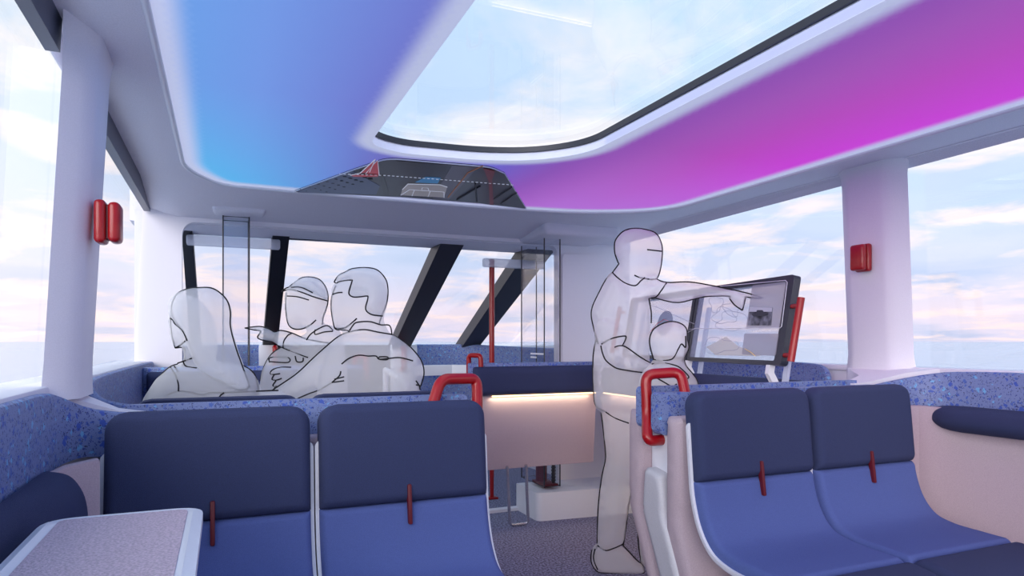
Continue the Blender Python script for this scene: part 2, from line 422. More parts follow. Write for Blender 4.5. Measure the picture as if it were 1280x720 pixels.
# ------------------------------------------------------------------ world
def world():
    w = bpy.data.worlds.new('sky'); bpy.context.scene.world = w; w.use_nodes = True; nt = w.node_tree; nt.nodes.clear()
    out = N(nt, 'ShaderNodeOutputWorld'); bg = N(nt, 'ShaderNodeBackground')
    tc = N(nt, 'ShaderNodeTexCoord'); sx = N(nt, 'ShaderNodeSeparateXYZ'); L(nt, tc.outputs['Generated'], sx.inputs[0])
    cr = N(nt, 'ShaderNodeValToRGB'); el = cr.color_ramp.elements
    el[0].position = 0; el[0].color = lin((178, 172, 186)); el[1].position = 1; el[1].color = lin((152, 178, 198))
    for p, c in ((.04, (188, 176, 184)), (.10, (166, 172, 190)), (.2, (162, 176, 194)), (.45, (158, 180, 196)), (.7, (155, 180, 198))):
        e = el.new(p); e.color = lin(c)
    L(nt, sx.outputs['Z'], cr.inputs[0])
    # clouds on a plane overhead
    mz = N(nt, 'ShaderNodeMath'); mz.operation = 'ADD'; mz.inputs[1].default_value = .12; L(nt, sx.outputs['Z'], mz.inputs[0])
    dx = N(nt, 'ShaderNodeMath'); dx.operation = 'DIVIDE'; L(nt, sx.outputs['X'], dx.inputs[0]); L(nt, mz.outputs[0], dx.inputs[1])
    dy = N(nt, 'ShaderNodeMath'); dy.operation = 'DIVIDE'; L(nt, sx.outputs['Y'], dy.inputs[0]); L(nt, mz.outputs[0], dy.inputs[1])
    cm = N(nt, 'ShaderNodeCombineXYZ'); L(nt, dx.outputs[0], cm.inputs[0]); L(nt, dy.outputs[0], cm.inputs[1])
    n1 = N(nt, 'ShaderNodeTexNoise'); n1.inputs['Scale'].default_value = 1.5; n1.inputs['Detail'].default_value = 9; n1.inputs['Roughness'].default_value = .58; n1.inputs['Distortion'].default_value = .5
    L(nt, cm.outputs[0], n1.inputs['Vector'])
    m1 = N(nt, 'ShaderNodeMapRange'); m1.inputs[1].default_value = .48; m1.inputs[2].default_value = .62; L(nt, n1.outputs['Fac'], m1.inputs[0])
    n2 = N(nt, 'ShaderNodeTexNoise'); n2.inputs['Scale'].default_value = 1.1; n2.inputs['Detail'].default_value = 6; n2.inputs['Roughness'].default_value = .5
    mp = N(nt, 'ShaderNodeMapping'); mp.inputs['Location'].default_value = (13, 4, 2); L(nt, cm.outputs[0], mp.inputs[0]); L(nt, mp.outputs[0], n2.inputs['Vector'])
    m2 = N(nt, 'ShaderNodeMapRange'); m2.inputs[1].default_value = .48; m2.inputs[2].default_value = .66; m2.inputs[4].default_value = .75; L(nt, n2.outputs['Fac'], m2.inputs[0])
    # white-peach cloud colour: peach near the horizon
    hz = N(nt, 'ShaderNodeMapRange'); hz.inputs[1].default_value = 0; hz.inputs[2].default_value = .3; L(nt, sx.outputs['Z'], hz.inputs[0])
    cc = N(nt, 'ShaderNodeMixRGB'); L(nt, hz.outputs[0], cc.inputs[0]); cc.inputs[1].default_value = lin((206, 184, 178)); cc.inputs[2].default_value = lin((202, 196, 194))
    gm = N(nt, 'ShaderNodeMixRGB'); L(nt, m2.outputs[0], gm.inputs[0]); L(nt, cr.outputs[0], gm.inputs[1])
    g2 = N(nt, 'ShaderNodeMixRGB'); L(nt, hz.outputs[0], g2.inputs[0]); g2.inputs[1].default_value = lin((144, 154, 176)); g2.inputs[2].default_value = lin((154, 174, 196)); L(nt, g2.outputs[0], gm.inputs[2])
    fa = N(nt, 'ShaderNodeMapRange'); fa.inputs[1].default_value = .75; fa.inputs[2].default_value = .25; fa.inputs[4].default_value = .85; L(nt, sx.outputs['Z'], fa.inputs[0])
    mu = N(nt, 'ShaderNodeMath'); mu.operation = 'MULTIPLY'; L(nt, m1.outputs[0], mu.inputs[0]); L(nt, fa.outputs[0], mu.inputs[1])
    fm = N(nt, 'ShaderNodeMixRGB'); L(nt, mu.outputs[0], fm.inputs[0]); L(nt, gm.outputs[0], fm.inputs[1]); L(nt, cc.outputs[0], fm.inputs[2])
    # warm glow of the low sun towards the port side (-x)
    sd = Vector((-.75, .62, .10)).normalized(); vd = N(nt, 'ShaderNodeVectorMath'); vd.operation = 'DOT_PRODUCT'; vd.inputs[1].default_value = sd
    L(nt, tc.outputs['Generated'], vd.inputs[0]); gr = N(nt, 'ShaderNodeMapRange'); gr.inputs[1].default_value = .55; gr.inputs[2].default_value = 1.0; L(nt, vd.outputs['Value'], gr.inputs[0])
    pw = N(nt, 'ShaderNodeMath'); pw.operation = 'POWER'; pw.inputs[1].default_value = 1.4; L(nt, gr.outputs[0], pw.inputs[0])
    gl = N(nt, 'ShaderNodeMixRGB'); gl.blend_type = 'ADD'; L(nt, pw.outputs[0], gl.inputs[0]); L(nt, fm.outputs[0], gl.inputs[1]); gl.inputs[2].default_value = (.20, .11, .02, 1)
    L(nt, gl.outputs[0], bg.inputs[0]); bg.inputs[1].default_value = 1.45
    L(nt, bg.outputs[0], out.inputs[0])
world()

# sea
m, nt, out = newmat('sea water')
b = N(nt, 'ShaderNodeBsdfPrincipled'); b.inputs['Base Color'].default_value = lin((170, 184, 205)); b.inputs['Roughness'].default_value = .18; b.inputs['IOR'].default_value = 1.33
tc = N(nt, 'ShaderNodeTexCoord'); mp = N(nt, 'ShaderNodeMapping'); mp.inputs['Scale'].default_value = (.5, .5, 1); L(nt, tc.outputs['Object'], mp.inputs[0])
no = N(nt, 'ShaderNodeTexNoise'); no.inputs['Scale'].default_value = .9; no.inputs['Detail'].default_value = 6; L(nt, mp.outputs[0], no.inputs['Vector'])
bp = N(nt, 'ShaderNodeBump'); bp.inputs['Strength'].default_value = .55; bp.inputs['Distance'].default_value = .5; L(nt, no.outputs['Fac'], bp.inputs['Height']); L(nt, bp.outputs[0], b.inputs['Normal'])
L(nt, b.outputs[0], out.inputs[0]); M['sea'] = m
S_ = 6000
tag(link('sea', [(-S_, -S_, -1.3), (S_, -S_, -1.3), (S_, S_, -1.3), (-S_, S_, -1.3)], [[0, 1, 2, 3]], 'sea'), kind='structure')

# ------------------------------------------------------------------ shell
def struct(o): o['kind'] = 'structure'; return o
YB = -1.6; YF = 4.35
struct(box(-.6, 3.0, YB, 6.5, -.06, 0, name='floor', mat='carpet'))
def wallx(side, z): # inner face of the leaning side wall
    t = (z-1.1)/(2.05-1.1)
    return (-.42+.05*t) if side < 0 else (2.78-.05*t)
# ceiling with the opening for the light panel
panel_o = round_poly([(-.17, YB+.3), (2.50, YB+.3), (2.50, 3.40), (2.10, 3.66), (1.55, 3.735), (.60, 3.76), (-.02, 3.74), (-.17, 3.45)], [.2, .2, .25, .35, .3, .3, .10, .16], 8)
def ceil_z(x, y):
    z = 2.0
    if y > 3.8: z -= .07*min(1, (y-3.8)/.5)
    if x < -.24: z += .032*min(1, (-.24-x)/.13)**1.5
    return z
outer = [(-.43, YB), (2.76, YB), (2.76, YF+.35), (-.43, YF+.35)]
struct(slab(outer, lambda u, v, s, d: (u, v, ceil_z(u, v)+(0.14 if s else 0)), 'ceiling', 'lining', holes=[panel_o], grid=.06, smooth=40))
# rounded lip around the light panel
lipv = tube_g([(p[0], p[1], 2.0) for p in panel_o], .010, 8, closed=True)
# skylight opening in the panel plane
_f = [PZ(px, py, 2.0) for px, py in ((700, 193), (668, 202.5), (600, 202), (500, 193), (453, 181))]
sky_o = round_poly([(.545, YB+.55), (1.435, YB+.55), (1.435, _f[0].y-.05), (_f[1].x, _f[1].y), (_f[2].x, _f[2].y), (_f[3].x, _f[3].y), (.545, _f[4].y)], [.2, .2, .2, .15, .2, .2, .08], 8)
print('sky', [tuple(round(c, 2) for c in p) for p in _f])
pan = thing('wave_light_ceiling', 'glowing ceiling light panel shading from blue through purple to magenta around the skylight', 'ceiling light', (1.17, 3.74, 2.0))
def esm(d):
    t = max(0, min(1, (d-.028)/.07)); return t*t*(3-2*t)
inner_o = panel_o
o = slab(panel_o, lambda u, v, s, d: (u, v, 2.006+(.03 if s else 0)), 'diffuser', 'wave', pan, holes=[sky_o], grid=.024, attr=('edge', esm))
link('rim', *lipv, 'white', pan, smooth=60)
adopt(pan)
# skylight: reveal, gasket, glass
def ring(outline, z0, z1, off0, off1, name, mat, parent=None):
    n = len(outline); c = Vector((sum(p[0] for p in outline)/n, sum(p[1] for p in outline)/n))
    vs = []
    for i, p in enumerate(outline):
        a = Vector(outline[i-1]); b = Vector(outline[(i+1) % n]); t = (b-a).normalized(); nr = Vector((t.y, -t.x))
        q = Vector(p)
        for off in (off0, off1): 
            for z in (z0, z1): vs.append(Vector((q.x+nr.x*off, q.y+nr.y*off, z)))
    fs = []
    for i in range(n):
        j = (i+1) % n; A = i*4; B = j*4
        for (a, b) in ((0, 1), (1, 3), (3, 2), (2, 0)): fs.append([A+a, A+b, B+b, B+a])
    return link(name, vs, fs, mat, parent, smooth=35)
sk = struct(ring(sky_o, 2.007, 2.042, 0, .03, 'window_5', 'white'))
ring(sky_o, 2.040, 2.062, -.012, .03, 'gasket', 'gasket', sk)
slab(sky_o, lambda u, v, s, d: (u, v, 2.065+(.01 if s else 0)), 'pane', 'glass', sk)

# side windows, walls, frit strips, pillars
Y_P = 2.2
def side(s, nm):
    X = lambda z: wallx(s, z)
    o_ = lambda z, off: X(z)+s*off
    # lower wall
    vs = []
    w = struct(box(*sorted((X(1.1), X(1.1)+s*.08)), YB, YF+.1, 0, 1.075, name='wall_'+nm, mat='shell'))
    # sill
    struct(box(*sorted((X(1.1)-s*.015, X(1.1)+s*.14)), YB, YF+.1, 1.06, 1.088 if s < 0 else 1.088, .008, name='trim_%d' % (1 if s < 0 else 2), mat='shell'))
    # panes
    for k, (y0, y1) in enumerate(((YB, Y_P), (Y_P, YF))):
        z0, z1 = 1.08, 2.12
        vs = [(o_(z, off), y, z) for y in (y0, y1) for z in (z0, z1) for off in (.05, .056)]
        fs = [[0, 1, 3, 2], [4, 6, 7, 5], [0, 2, 6, 4], [1, 5, 7, 3], [0, 4, 5, 1], [2, 3, 7, 6]]
        g = struct(link('window_%d' % ((1 if s < 0 else 3)+k), vs, fs, 'glass'))
        fy0 = (YB if k == 0 else Y_P+.13); fy1 = (Y_P-.13 if k == 0 else YF)
        if k == 0: ya, yb = (YB, 2.05)
        else: ya, yb = 2.34, YF
        zt, zb = 2.06, (1.945 if s < 0 else 1.985)
        vs = [(o_(z, off), y, z) for y in (ya, yb) for z in (zb, zt) for off in (.012, .045)]
        link('frit_strip', vs, fs, 'frit', g)
        # black line along the top
    # header above window
    zt = 2.03 if s < 0 else 1.995
    struct(box(*sorted((X(2.05)-s*.02, X(2.05)+s*.09)), YB, YF+.1, zt, 2.14, .006, name='trim_%d' % (3 if s < 0 else 4), mat='lining'))
side(-1, 'left'); side(1, 'right')

def pillar(s, num):
    # cross-section in (depth inward, y) lofted along z with a flare at head and foot
    vs, fs = [], []; levels = []
    for z in (1.05, 1.065, 1.08, 1.14, 1.25, 1.5, 1.8, 1.93, 1.96, 1.985, 2.01, 2.03):
        fl = 0.0
        if z < 1.14: fl = ((1.14-z)/.14)**1.6*.03
        if z > 1.93: fl = ((z-1.93)/.10)**2*.03
        lean = 0.0
        Xw = wallx(s, z)
        y0, y1, y2, y3 = 2.01-fl, 2.09-fl*.8, 2.27+fl*.8, 2.34+fl
        dep = .07+fl*.3
        sec = [(.048, y0+.27), (-.002, y0), (-dep*.55, y0+.035), (-dep*.92, y1-.012), (-dep, y1+.01), (-dep, y2-.015), (-dep*.93, y2+.004), (-dep*.5, y3-.02), (0, y3), (.048, y3)]
        levels.append([Vector((Xw+s*a, b, z)) for a, b in sec])
    m = len(levels[0])
    for l in levels: vs += l
    for i in range(len(levels)-1):
        for k in range(m): fs.append([i*m+k, i*m+(k+1) % m, (i+1)*m+(k+1) % m, (i+1)*m+k])
    fs.append(list(range(m))); fs.append([(len(levels)-1)*m+k for k in range(m)])
    struct(link('trim_%d' % num, vs, fs, 'shell', smooth=32))
pillar(-1, 5); pillar(1, 6)
struct(slab([(-.46, 2.02), (-.405, 2.05), (-.36, 2.13), (-.27, 2.18), (-.20, 2.19), (-.20, 2.22), (-.28, 2.235), (-.36, 2.28), (-.40, 2.36), (-.46, 2.40)],
    lambda u, v, sd, d: (u, v, .80 if sd else 1.066-.07*min(1, max(0, (u+.42)/.17))), 'trim_14', 'shell', grid=.03, smooth=60))
struct(slab([(2.82, 1.86), (2.74, 1.90), (2.68, 1.98), (2.54, 2.04), (2.46, 2.05), (2.46, 2.10), (2.62, 2.16), (2.70, 2.28), (2.82, 2.40)],
    lambda u, v, sd, d: (u, v, .80 if sd else 1.082-.06*min(1, max(0, (2.74-u)/.22))), 'trim_15', 'shell', grid=.03, smooth=60))

# front bulkhead with the wide arch
def bulk():
    hole = round_poly([(-.225, .02), (2.235, .02), (2.235, 1.905), (-.225, 1.905)], [0, 0, .09, .09], 8)
    outl = [(-.47, .0), (2.85, .0), (2.85, 2.1), (-.47, 2.1)]
    def mp(u, v, s, d):
        off = .0 if d > .03 else .02*(1-d/.03)
        return (u, YF+off+(0.0 if s == 0 else .10-2*off), v)
    o = slab(outl, mp, 'wall_front', 'shell', holes=[hole], smooth=40); struct(o)
    # side reveals deepen the arch
    for (x0, x1) in ((-.40, -.225), (2.235, 2.72)):
        pass
    # raised panel on the starboard pier
    p = round_poly([(2.262, 1.02), (2.62, 1.02), (2.62, 1.84), (2.262, 1.84)], [0, 0, .07, .04], 6)
    slab(p, lambda u, v, s, d: (u, YF-.012+(.012 if s else 0)+(.008 if (not s and d < .004) else 0), v), 'pier_panel', 'shell', o)
bulk()
# ceiling brackets over the glass columns
bk = []
struct(box(1.93, 2.50, 3.95, 4.42, 1.905, 1.998, .03, 4, name='trim_7', mat='lining'))
struct(box(-.06, .22, 4.10, 4.40, 1.935, 1.99, .02, 4, name='trim_8', mat='lining'))

# bow: roof, lower hull, floor sides
struct(box(-.5, 2.9, YF+.08, 4.86, 1.90, 2.08, name='trim_9', mat='lining'))
WS0 = Vector((0, 4.75, 1.93)); WS1 = Vector((0, 6.15, 1.175))
wn = Vector((0, (WS0.z-WS1.z), (WS1.y-WS0.y))).normalized()  # outward normal (forward/up)
def PW(px, py, off=0):
    r = ray(px, py); t = ((WS0+wn*off)-EYE).dot(wn)/r.dot(wn); return EYE+r*t
vs = [Vector((-.45, 4.75, 1.93)), Vector((2.8, 4.75, 1.93)), Vector((2.6, 6.15, 1.175)), Vector((-.25, 6.15, 1.175))]
ws = link('window_6', vs+[v+wn*.008 for v in vs], [[0, 1, 2, 3], [7, 6, 5, 4], [0, 4, 5, 1], [1, 5, 6, 2], [2, 6, 7, 3], [3, 7, 4, 0]], 'glass'); struct(ws)
# top frit band
a, b_, c, d = PW(348, 286), PW(562, 293), PW(562, 304), PW(348, 297)
def quadbox(q, depth, name, mat, parent):
    vs = [v for v in q]+[v+wn*depth for v in q]
    return link(name, vs, [[0, 1, 2, 3], [7, 6, 5, 4], [0, 4, 5, 1], [1, 5, 6, 2], [2, 6, 7, 3], [3, 7, 4, 0]], mat, parent)
quadbox([PW(346, 276), PW(566, 284), PW(566, 306), PW(346, 297)], -.012, 'frit_band', 'black', ws)
# mullions as beams
def beam(t0, t1, b0, b1, dep, nm):
    q = [PW(*t0), PW(*t1), PW(*b1), PW(*b0)]
    up = (q[0]-q[3]).normalized()
    q = [q[0]+up*.12, q[1]+up*.12, q[2]-up*.03, q[3]-up*.03]
    vs = [v-wn*dep for v in q]+[v+wn*.02 for v in q]
    o = link('mullion', vs, [[0, 1, 2, 3], [7, 6, 5, 4], [0, 4, 5, 1], [1, 5, 6, 2], [2, 6, 7, 3], [3, 7, 4, 0]], nm, ws)
    return o
beam((228, 291), (241, 291), (238, 432), (252, 432), .05, 'black')
beam((341, 282), (362, 282), (328, 432), (346, 432), .05, 'black')
beam((548, 293), (578, 293), (486, 432), (507, 432), .09, 'mull_side')
beam((650, 310), (684, 310), (570, 432), (590, 432), .09, 'mull_side')
# port and starboard bow glass
for k, (s, xa, xb) in enumerate(((-1, -.46, -.27), (1, 2.82, 2.62))):
    vs = [Vector((xa, 4.42, 1.16)), Vector((xb, 6.15, 1.16)), Vector((xa, 4.75, 1.95)), Vector((xa, 4.42, 1.95))]
    vs2 = [v+Vector((s*.008, 0, 0)) for v in vs]
    struct(link('window_%d' % (7+k), vs+vs2, [[0, 1, 2, 3], [7, 6, 5, 4], [0, 4, 5, 1], [1, 5, 6, 2], [2, 6, 7, 3], [3, 7, 4, 0]], 'glass'))
# lower bow walls: white shell behind, terrazzo panels on the inside
bw = []
def bowpath(pts): return chaik(pts, 2)
struct(band([(-.37, 4.47, 1.165, 0), (-.33, 5.4, 1.165, 0), (-.27, 6.22, 1.165, 0), (2.62, 6.22, 1.165, 0), (2.72, 5.4, 1.165, 0), (2.86, 4.55, 1.165, 0)], -.06, 'wall_back', 'shell'))
struct(band(bowpath([(-.40, 4.62, 1.17, .55), (-.27, 5.3, 1.17, .55), (-.10, 5.95, 1.175, .55), (.12, 6.12, 1.175, .55), (.27, 6.13, 1.175, .55)]), .05, 'trim_12', 'terrazzo'))
struct(band(bowpath([(1.64, 6.12, 1.175, .55), (1.90, 6.12, 1.175, .55), (2.15, 6.05, 1.175, .55), (2.34, 5.85, 1.165, .55), (2.50, 5.2, 1.15, .55), (2.66, 4.62, 1.14, .55)]), .05, 'trim_13', 'terrazzo'))
struct(box(.40, 1.40, 6.10, 6.15, 0, 1.17, name='door_1', mat='dark_door'))
struct(box(1.40, 1.64, 6.04, 6.15, 0, 1.172, .01, name='trim_10', mat='white'))
struct(box(.27, .40, 6.04, 6.15, 0, 1.172, .01, name='trim_11', mat='white'))
# door grab rails
def rail(x, y, z0, z1, lab, r=.02, dy=-.05):
    t = thing('grab_rail', lab, 'handle', (x, y, z0))
    tube(fillet([(x, y-dy, z0+.02), (x, y, z0+.02), (x, y, z1-.02), (x, y-dy, z1-.02)], .03), r, 'bar', 'red', t)
    adopt(t); return t
q = PY(506, 470, 5.95)
rail(q.x, 5.97, PY(503, 465, 5.95).z, PY(503, 432, 5.95).z, 'red upright grab rail on the white post right of the dark bow door', .028, -.07)
rail(PY(344, 440, 6.0).x, 5.99, .86, 1.17, 'red upright grab rail on the white post left of the dark bow door', .022, -.05)
# white step rail in the bow
t = thing('step_rail', 'white sloping handrail beside the bow steps behind the seated group', 'handrail', (1.3, 5.3, 0))
a = PD(482, 463, 4.6); b2 = PD(508, 480, 4.1)
tube(fillet([a, b2, (b2.x, b2.y, .02)], .04), .022, 'rail', 'white', t)
tube([a, (a.x, a.y, .02)], .02, 'post', 'white', t); adopt(t)
t = thing('shelf_rail', 'long white horizontal ledge rail below the right bow terrazzo panel', 'ledge', (1.9, 5.7, .9))
A = PY(520, 458, 5.95); B = PY(566, 457, 5.95); Cc = PY(604, 460, 5.2)
band([(A.x, A.y, A.z+.01, A.z-.085), (B.x, B.y, B.z+.01, B.z-.085), (2.28, 5.62, B.z+.01, B.z-.085), (2.42, 5.0, B.z+.0, B.z-.085)], .05, 'ledge', 'white', t, .01); adopt(t)

# unseen white decks outside the cabin, added to bounce light up to the ceiling
struct(box(-1.15, -.52, YB, 6.0, .72, .80, .02, name='trim_16', mat='shell'))
struct(box(2.88, 3.7, YB, 6.0, .72, .80, .02, name='trim_17', mat='shell'))
struct(box(-.4, 2.75, 6.26, 8.2, .92, .98, .02, name='trim_18', mat='shell'))
# ------------------------------------------------------------------ glass columns, bars, pole
def column(x0, x1, y0, y1, z0, z1, lab, base=False):
    t = thing('glass_column', lab, 'glass column', ((x0+x1)/2, (y0+y1)/2, z0))
    th = .006
    for (a, b, c, d) in ((x0, x1, y0, y0+th), (x0, x1, y1-th, y1), (x0, x0+th, y0+th, y1-th), (x1-th, x1, y0+th, y1-th)):
        box(a, b, c, d, z0, z1, name='pane', mat='acrylic', parent=t)
    g = [tube_g([(x, y, z0), (x, y, z1)], .0045, 6) for x in (x0, x1) for y in (y0, y1)]
    for z in (z1-.004, z0+.004):
        g.append(tube_g([(x0, y0, z), (x1, y0, z), (x1, y1, z), (x0, y1, z)], .003, 6, closed=True))
    merge(g, 'edge_trim', 'mull_side', t); return t
c2 = column(2.005, 2.125, 4.12, 4.50, .205, 1.925, 'right square clear glass column rising from the white box to the ceiling')
# the small blurred white print line on the column
g = []
random.seed(5)
for row, z in enumerate((1.115, 1.09)):
    x = 0
    for k in range(16 if row == 0 else 7):
        w = random.uniform(.006, .016)
        y = 4.34-x; x += w+.004
        bb = [(2.003, y, z-.006), (2.003, y-w, z-.006), (2.003, y-w, z+.006), (2.003, y, z+.006)]
        if y-w > 4.125: g.append(([Vector(v) for v in bb]+[Vector((2.0045, v[1], v[2])) for v in bb], [[0, 1, 2, 3], [7, 6, 5, 4], [0, 4, 5, 1], [1, 5, 6, 2], [2, 6, 7, 3], [3, 7, 4, 0]]))
merge(g, 'printed_line', 'line_white', c2, False); adopt(c2)
c1 = column(-.005, .135, 4.20, 4.345, .205, 1.925, 'left clear glass column with dark edges, behind the long-haired figure'); adopt(c1)
for (xa, xb, Y, za, lab) in ((-.22, .345, 4.72, 1.815, 'frosted white bar crossing the top of the left glass column'), (1.80, 2.30, 4.72, 1.765, 'frosted white bar crossing behind the right glass column')):
    o = box(xa, xb, Y, Y+.06, za, za+.065, .012, 3, name='ceiling_bar', mat='frost')
    tag(o, lab, 'bar')
t = thing('red_pole', 'tall thin red pole rising to the white bar left of the right glass column', 'pole', (1.9, 4.78, 0))
X, Y = 1.885, 4.79
tube([(X, Y, .0), (X, Y, .35), (X, Y, 1.83)], [.014, .02, .021], 'pole', 'red', t, 14); box(X-.04, X+.04, Y-.04, Y+.04, 0, .012, .003, name='base', mat='red', parent=t); adopt(t)

# white plinth under right column
pl = round_poly([(1.92, 4.05), (2.72, 3.98), (2.72, 4.40), (1.92, 4.40)], [.05, 0, 0, 0], 6)
pli = slab(pl, lambda u, v, s, d: (u, v, 0.0 if s else .2-(.012 if d < .002 else 0)), 'plinth', 'white', smooth=40); tag(pli, 'low white box standing on the carpet under the right glass column', 'box')
t = thing('spool', 'dark red drum with a black toothed belt inside the right glass column', 'machine', (2.065, 4.23, .2))
box(2.012, 2.118, 4.13, 4.335, .206, .222, .004, name='base_plate', mat='darkred', parent=t)
tube([(2.055, 4.27, .222), (2.055, 4.27, .62)], .04, 'drum', 'darkred', t, 24)
tube([(2.10, 4.17, .222), (2.10, 4.17, .62)], .012, 'belt', 'black', t)
merge([tube_g([(2.10, 4.17, .235+.022*k), (2.10, 4.17, .246+.022*k)], .017, 8) for k in range(17)], 'tooth', 'black', t)
adopt(t)
t = thing('port_plinth', 'low white box under the left glass column', 'box', (.07, 4.2, 0))
box(-.35, .22, 4.08, 4.36, 0, .2, .02, name='body', mat='white', parent=t); adopt(t)

# ------------------------------------------------------------------ front benches
def front_bench(xl, xr, Y, lab, handle_x, mirror=False):
    """lean bench seen from its front: terrazzo top, navy pad, led, beige apron"""
    t = thing('lean_bench', lab, 'bench', ((xl+xr)/2, Y, .39))
    o_ = round_poly([(xl, .40), (xr, .40), (xr, .862), (xl, .862)], [.02, .0, .0, .02], 4)
    slab(o_, lambda u, v, s, d: (u, Y+.04+(.0 if v > .62 else (.62-v)*.18)+(.05 if s else 0), v), 'apron', 'beige', t, grid=.08, smooth=40)
    x0, x1 = xl, xr
    o2 = round_poly([(x0+.0, .868), (x1, .868), (x1, 1.045), (x0+.0, 1.045)], [.02]*4, 4)
    slab(o2, lambda u, v, s, d: (u, Y+(.07 if s else .03-.03*math.sqrt(max(0, 1-(1-min(1, d/.03))**2))), v), 'backrest_pad', 'navy', t, grid=.02, smooth=60)
    box(x0-.02, x1, Y+.055, Y+.10, .90, 1.068, .008, name='terrazzo_top', mat='terrazzo', parent=t)
    box(x0+.12, x1-.01, Y+.028, Y+.04, .859, .866, name='led_strip', mat='led', parent=t)
    g = tube_g(fillet([(handle_x, Y+.03, 1.0), (handle_x, Y+.03, 1.12), (handle_x+.0, Y+.16, 1.12), (handle_x+.0, Y+.16, 1.0)], .03), .016, 10)
    hx = handle_x
    link('grab_handle', *tube_g(fillet([(hx, Y+.13, .98), (hx, Y+.13, 1.115), (hx+.05, Y+.05, 1.115), (hx+.05, Y+.05, .98)], .025), .015, 10), 'red', t, 60)
    return t
FB = 3.82
tb = front_bench(1.40, 2.26, FB, 'lean bench with navy pad and beige apron at the end of the aisle, warmly lit', 1.40)
lx = [(PZ(619, 585, .4)), ]
loop = [(1.625, FB+.05, .42), (1.70, 4.0, .012), (1.83, 4.0, .012), (1.755, FB+.05, .42)]
tube(fillet(loop, .03), .010, 'loop_leg', 'metal', tb); adopt(tb)
tb = front_bench(-.36, .73, FB, 'lean bench with navy pad behind the seated figures, left of the aisle', .70)
tube(fillet([(.30, FB+.05, .42), (.36, 4.0, .012), (.49, 4.0, .012), (.43, FB+.05, .42)], .03), .010, 'loop_leg', 'metal', tb); adopt(tb)

# starboard side bench running along the wall
t = thing('side_lean_bench', 'long navy-topped side bench along the right wall behind the standing figure', 'bench', (2.3, 3.0, .39))
XS = 2.26
o_ = [(2.2, .40), (FB+.06, .40), (FB+.06, .862), (2.2, .862)]
slab(o_, lambda u, v, s, d: (XS+.04+(.05 if s else 0)+(.0 if v > .62 else (.62-v)*.18), u, v), 'apron', 'beige', t, grid=.1, smooth=40)
o_ = round_poly([(2.2, .868), (FB+.0, .868), (FB+.0, 1.03), (2.2, 1.03)], .02, 4)
slab(o_, lambda u, v, s, d: (XS+(.07 if s else .03-.03*math.sqrt(max(0, 1-(1-min(1, d/.03))**2))), u, v), 'backrest_pad', 'navy', t, grid=.025, smooth=60)
box(XS+.028, XS+.04, 2.25, FB, .859, .866, name='led_strip', mat='led', parent=t)
box(XS+.07, 2.74, 2.2, FB+.08, .93, .95, name='ledge', mat='grey_plastic', parent=t)
adopt(t)
# recessed white skirting with light line
BBR = struct(box(2.70, 2.80, 2.2, 4.35, 0, .30, .01, name='baseboard_right', mat='white'))
o = box(2.685, 2.702, 2.3, 4.0, .262, .272, name='light_strip', mat='led', parent=BBR)

# ------------------------------------------------------------------ terrazzo wall bands
def lining(s, aft, lab):
    dz = -.0
    if s < 0:
        if aft: p = [(-.415, YB, 1.078, .88), (-.415, 1.6, 1.078, .88), (-.415, 1.93, 1.078, .885), (-.405, 2.03, 1.062, .89), (-.36, 2.12, 1.025, .895), (-.28, 2.155, 1.005, .88), (-.20, 2.165, 1.0, .87)]
        else: p = [(-.20, 2.245, 1.012, .80), (-.29, 2.26, 1.016, .80), (-.37, 2.32, 1.04, .8), (-.405, 2.42, 1.078, .8), (-.415, 2.7, 1.082, .78), (-.415, 3.6, 1.084, .74), (-.40, YF, 1.086, .72)]
        th = .03
    else:
        if aft: p = [(2.775, YB, 1.082, .86), (2.775, 1.3, 1.082, .86), (2.765, 1.80, 1.082, .88), (2.70, 1.93, 1.060, .90), (2.56, 1.975, 1.035, .91), (2.46, 1.98, 1.02, .91)]
        else: p = [(2.725, 2.40, 1.04, .93), (2.74, 2.43, 1.075, .90), (2.75, 2.50, 1.092, .88), (2.755, 2.75, 1.095, .87), (2.755, 3.2, 1.095, .86), (2.74, YF, 1.095, .85)]
        th = -.03
    o = band(chaik(p, 2), th, 'terrazzo_lining', 'terrazzo', rr=.012); tag(o, lab, 'wall panel')
lining(-1, True, 'blue terrazzo wall lining below the nearest left window')
lining(-1, False, 'blue terrazzo wall lining below the far left window, beside the long-haired figure')
lining(1, True, 'blue terrazzo wall lining below the nearest right window')
lining(1, False, 'blue terrazzo wall lining behind the two display screens')
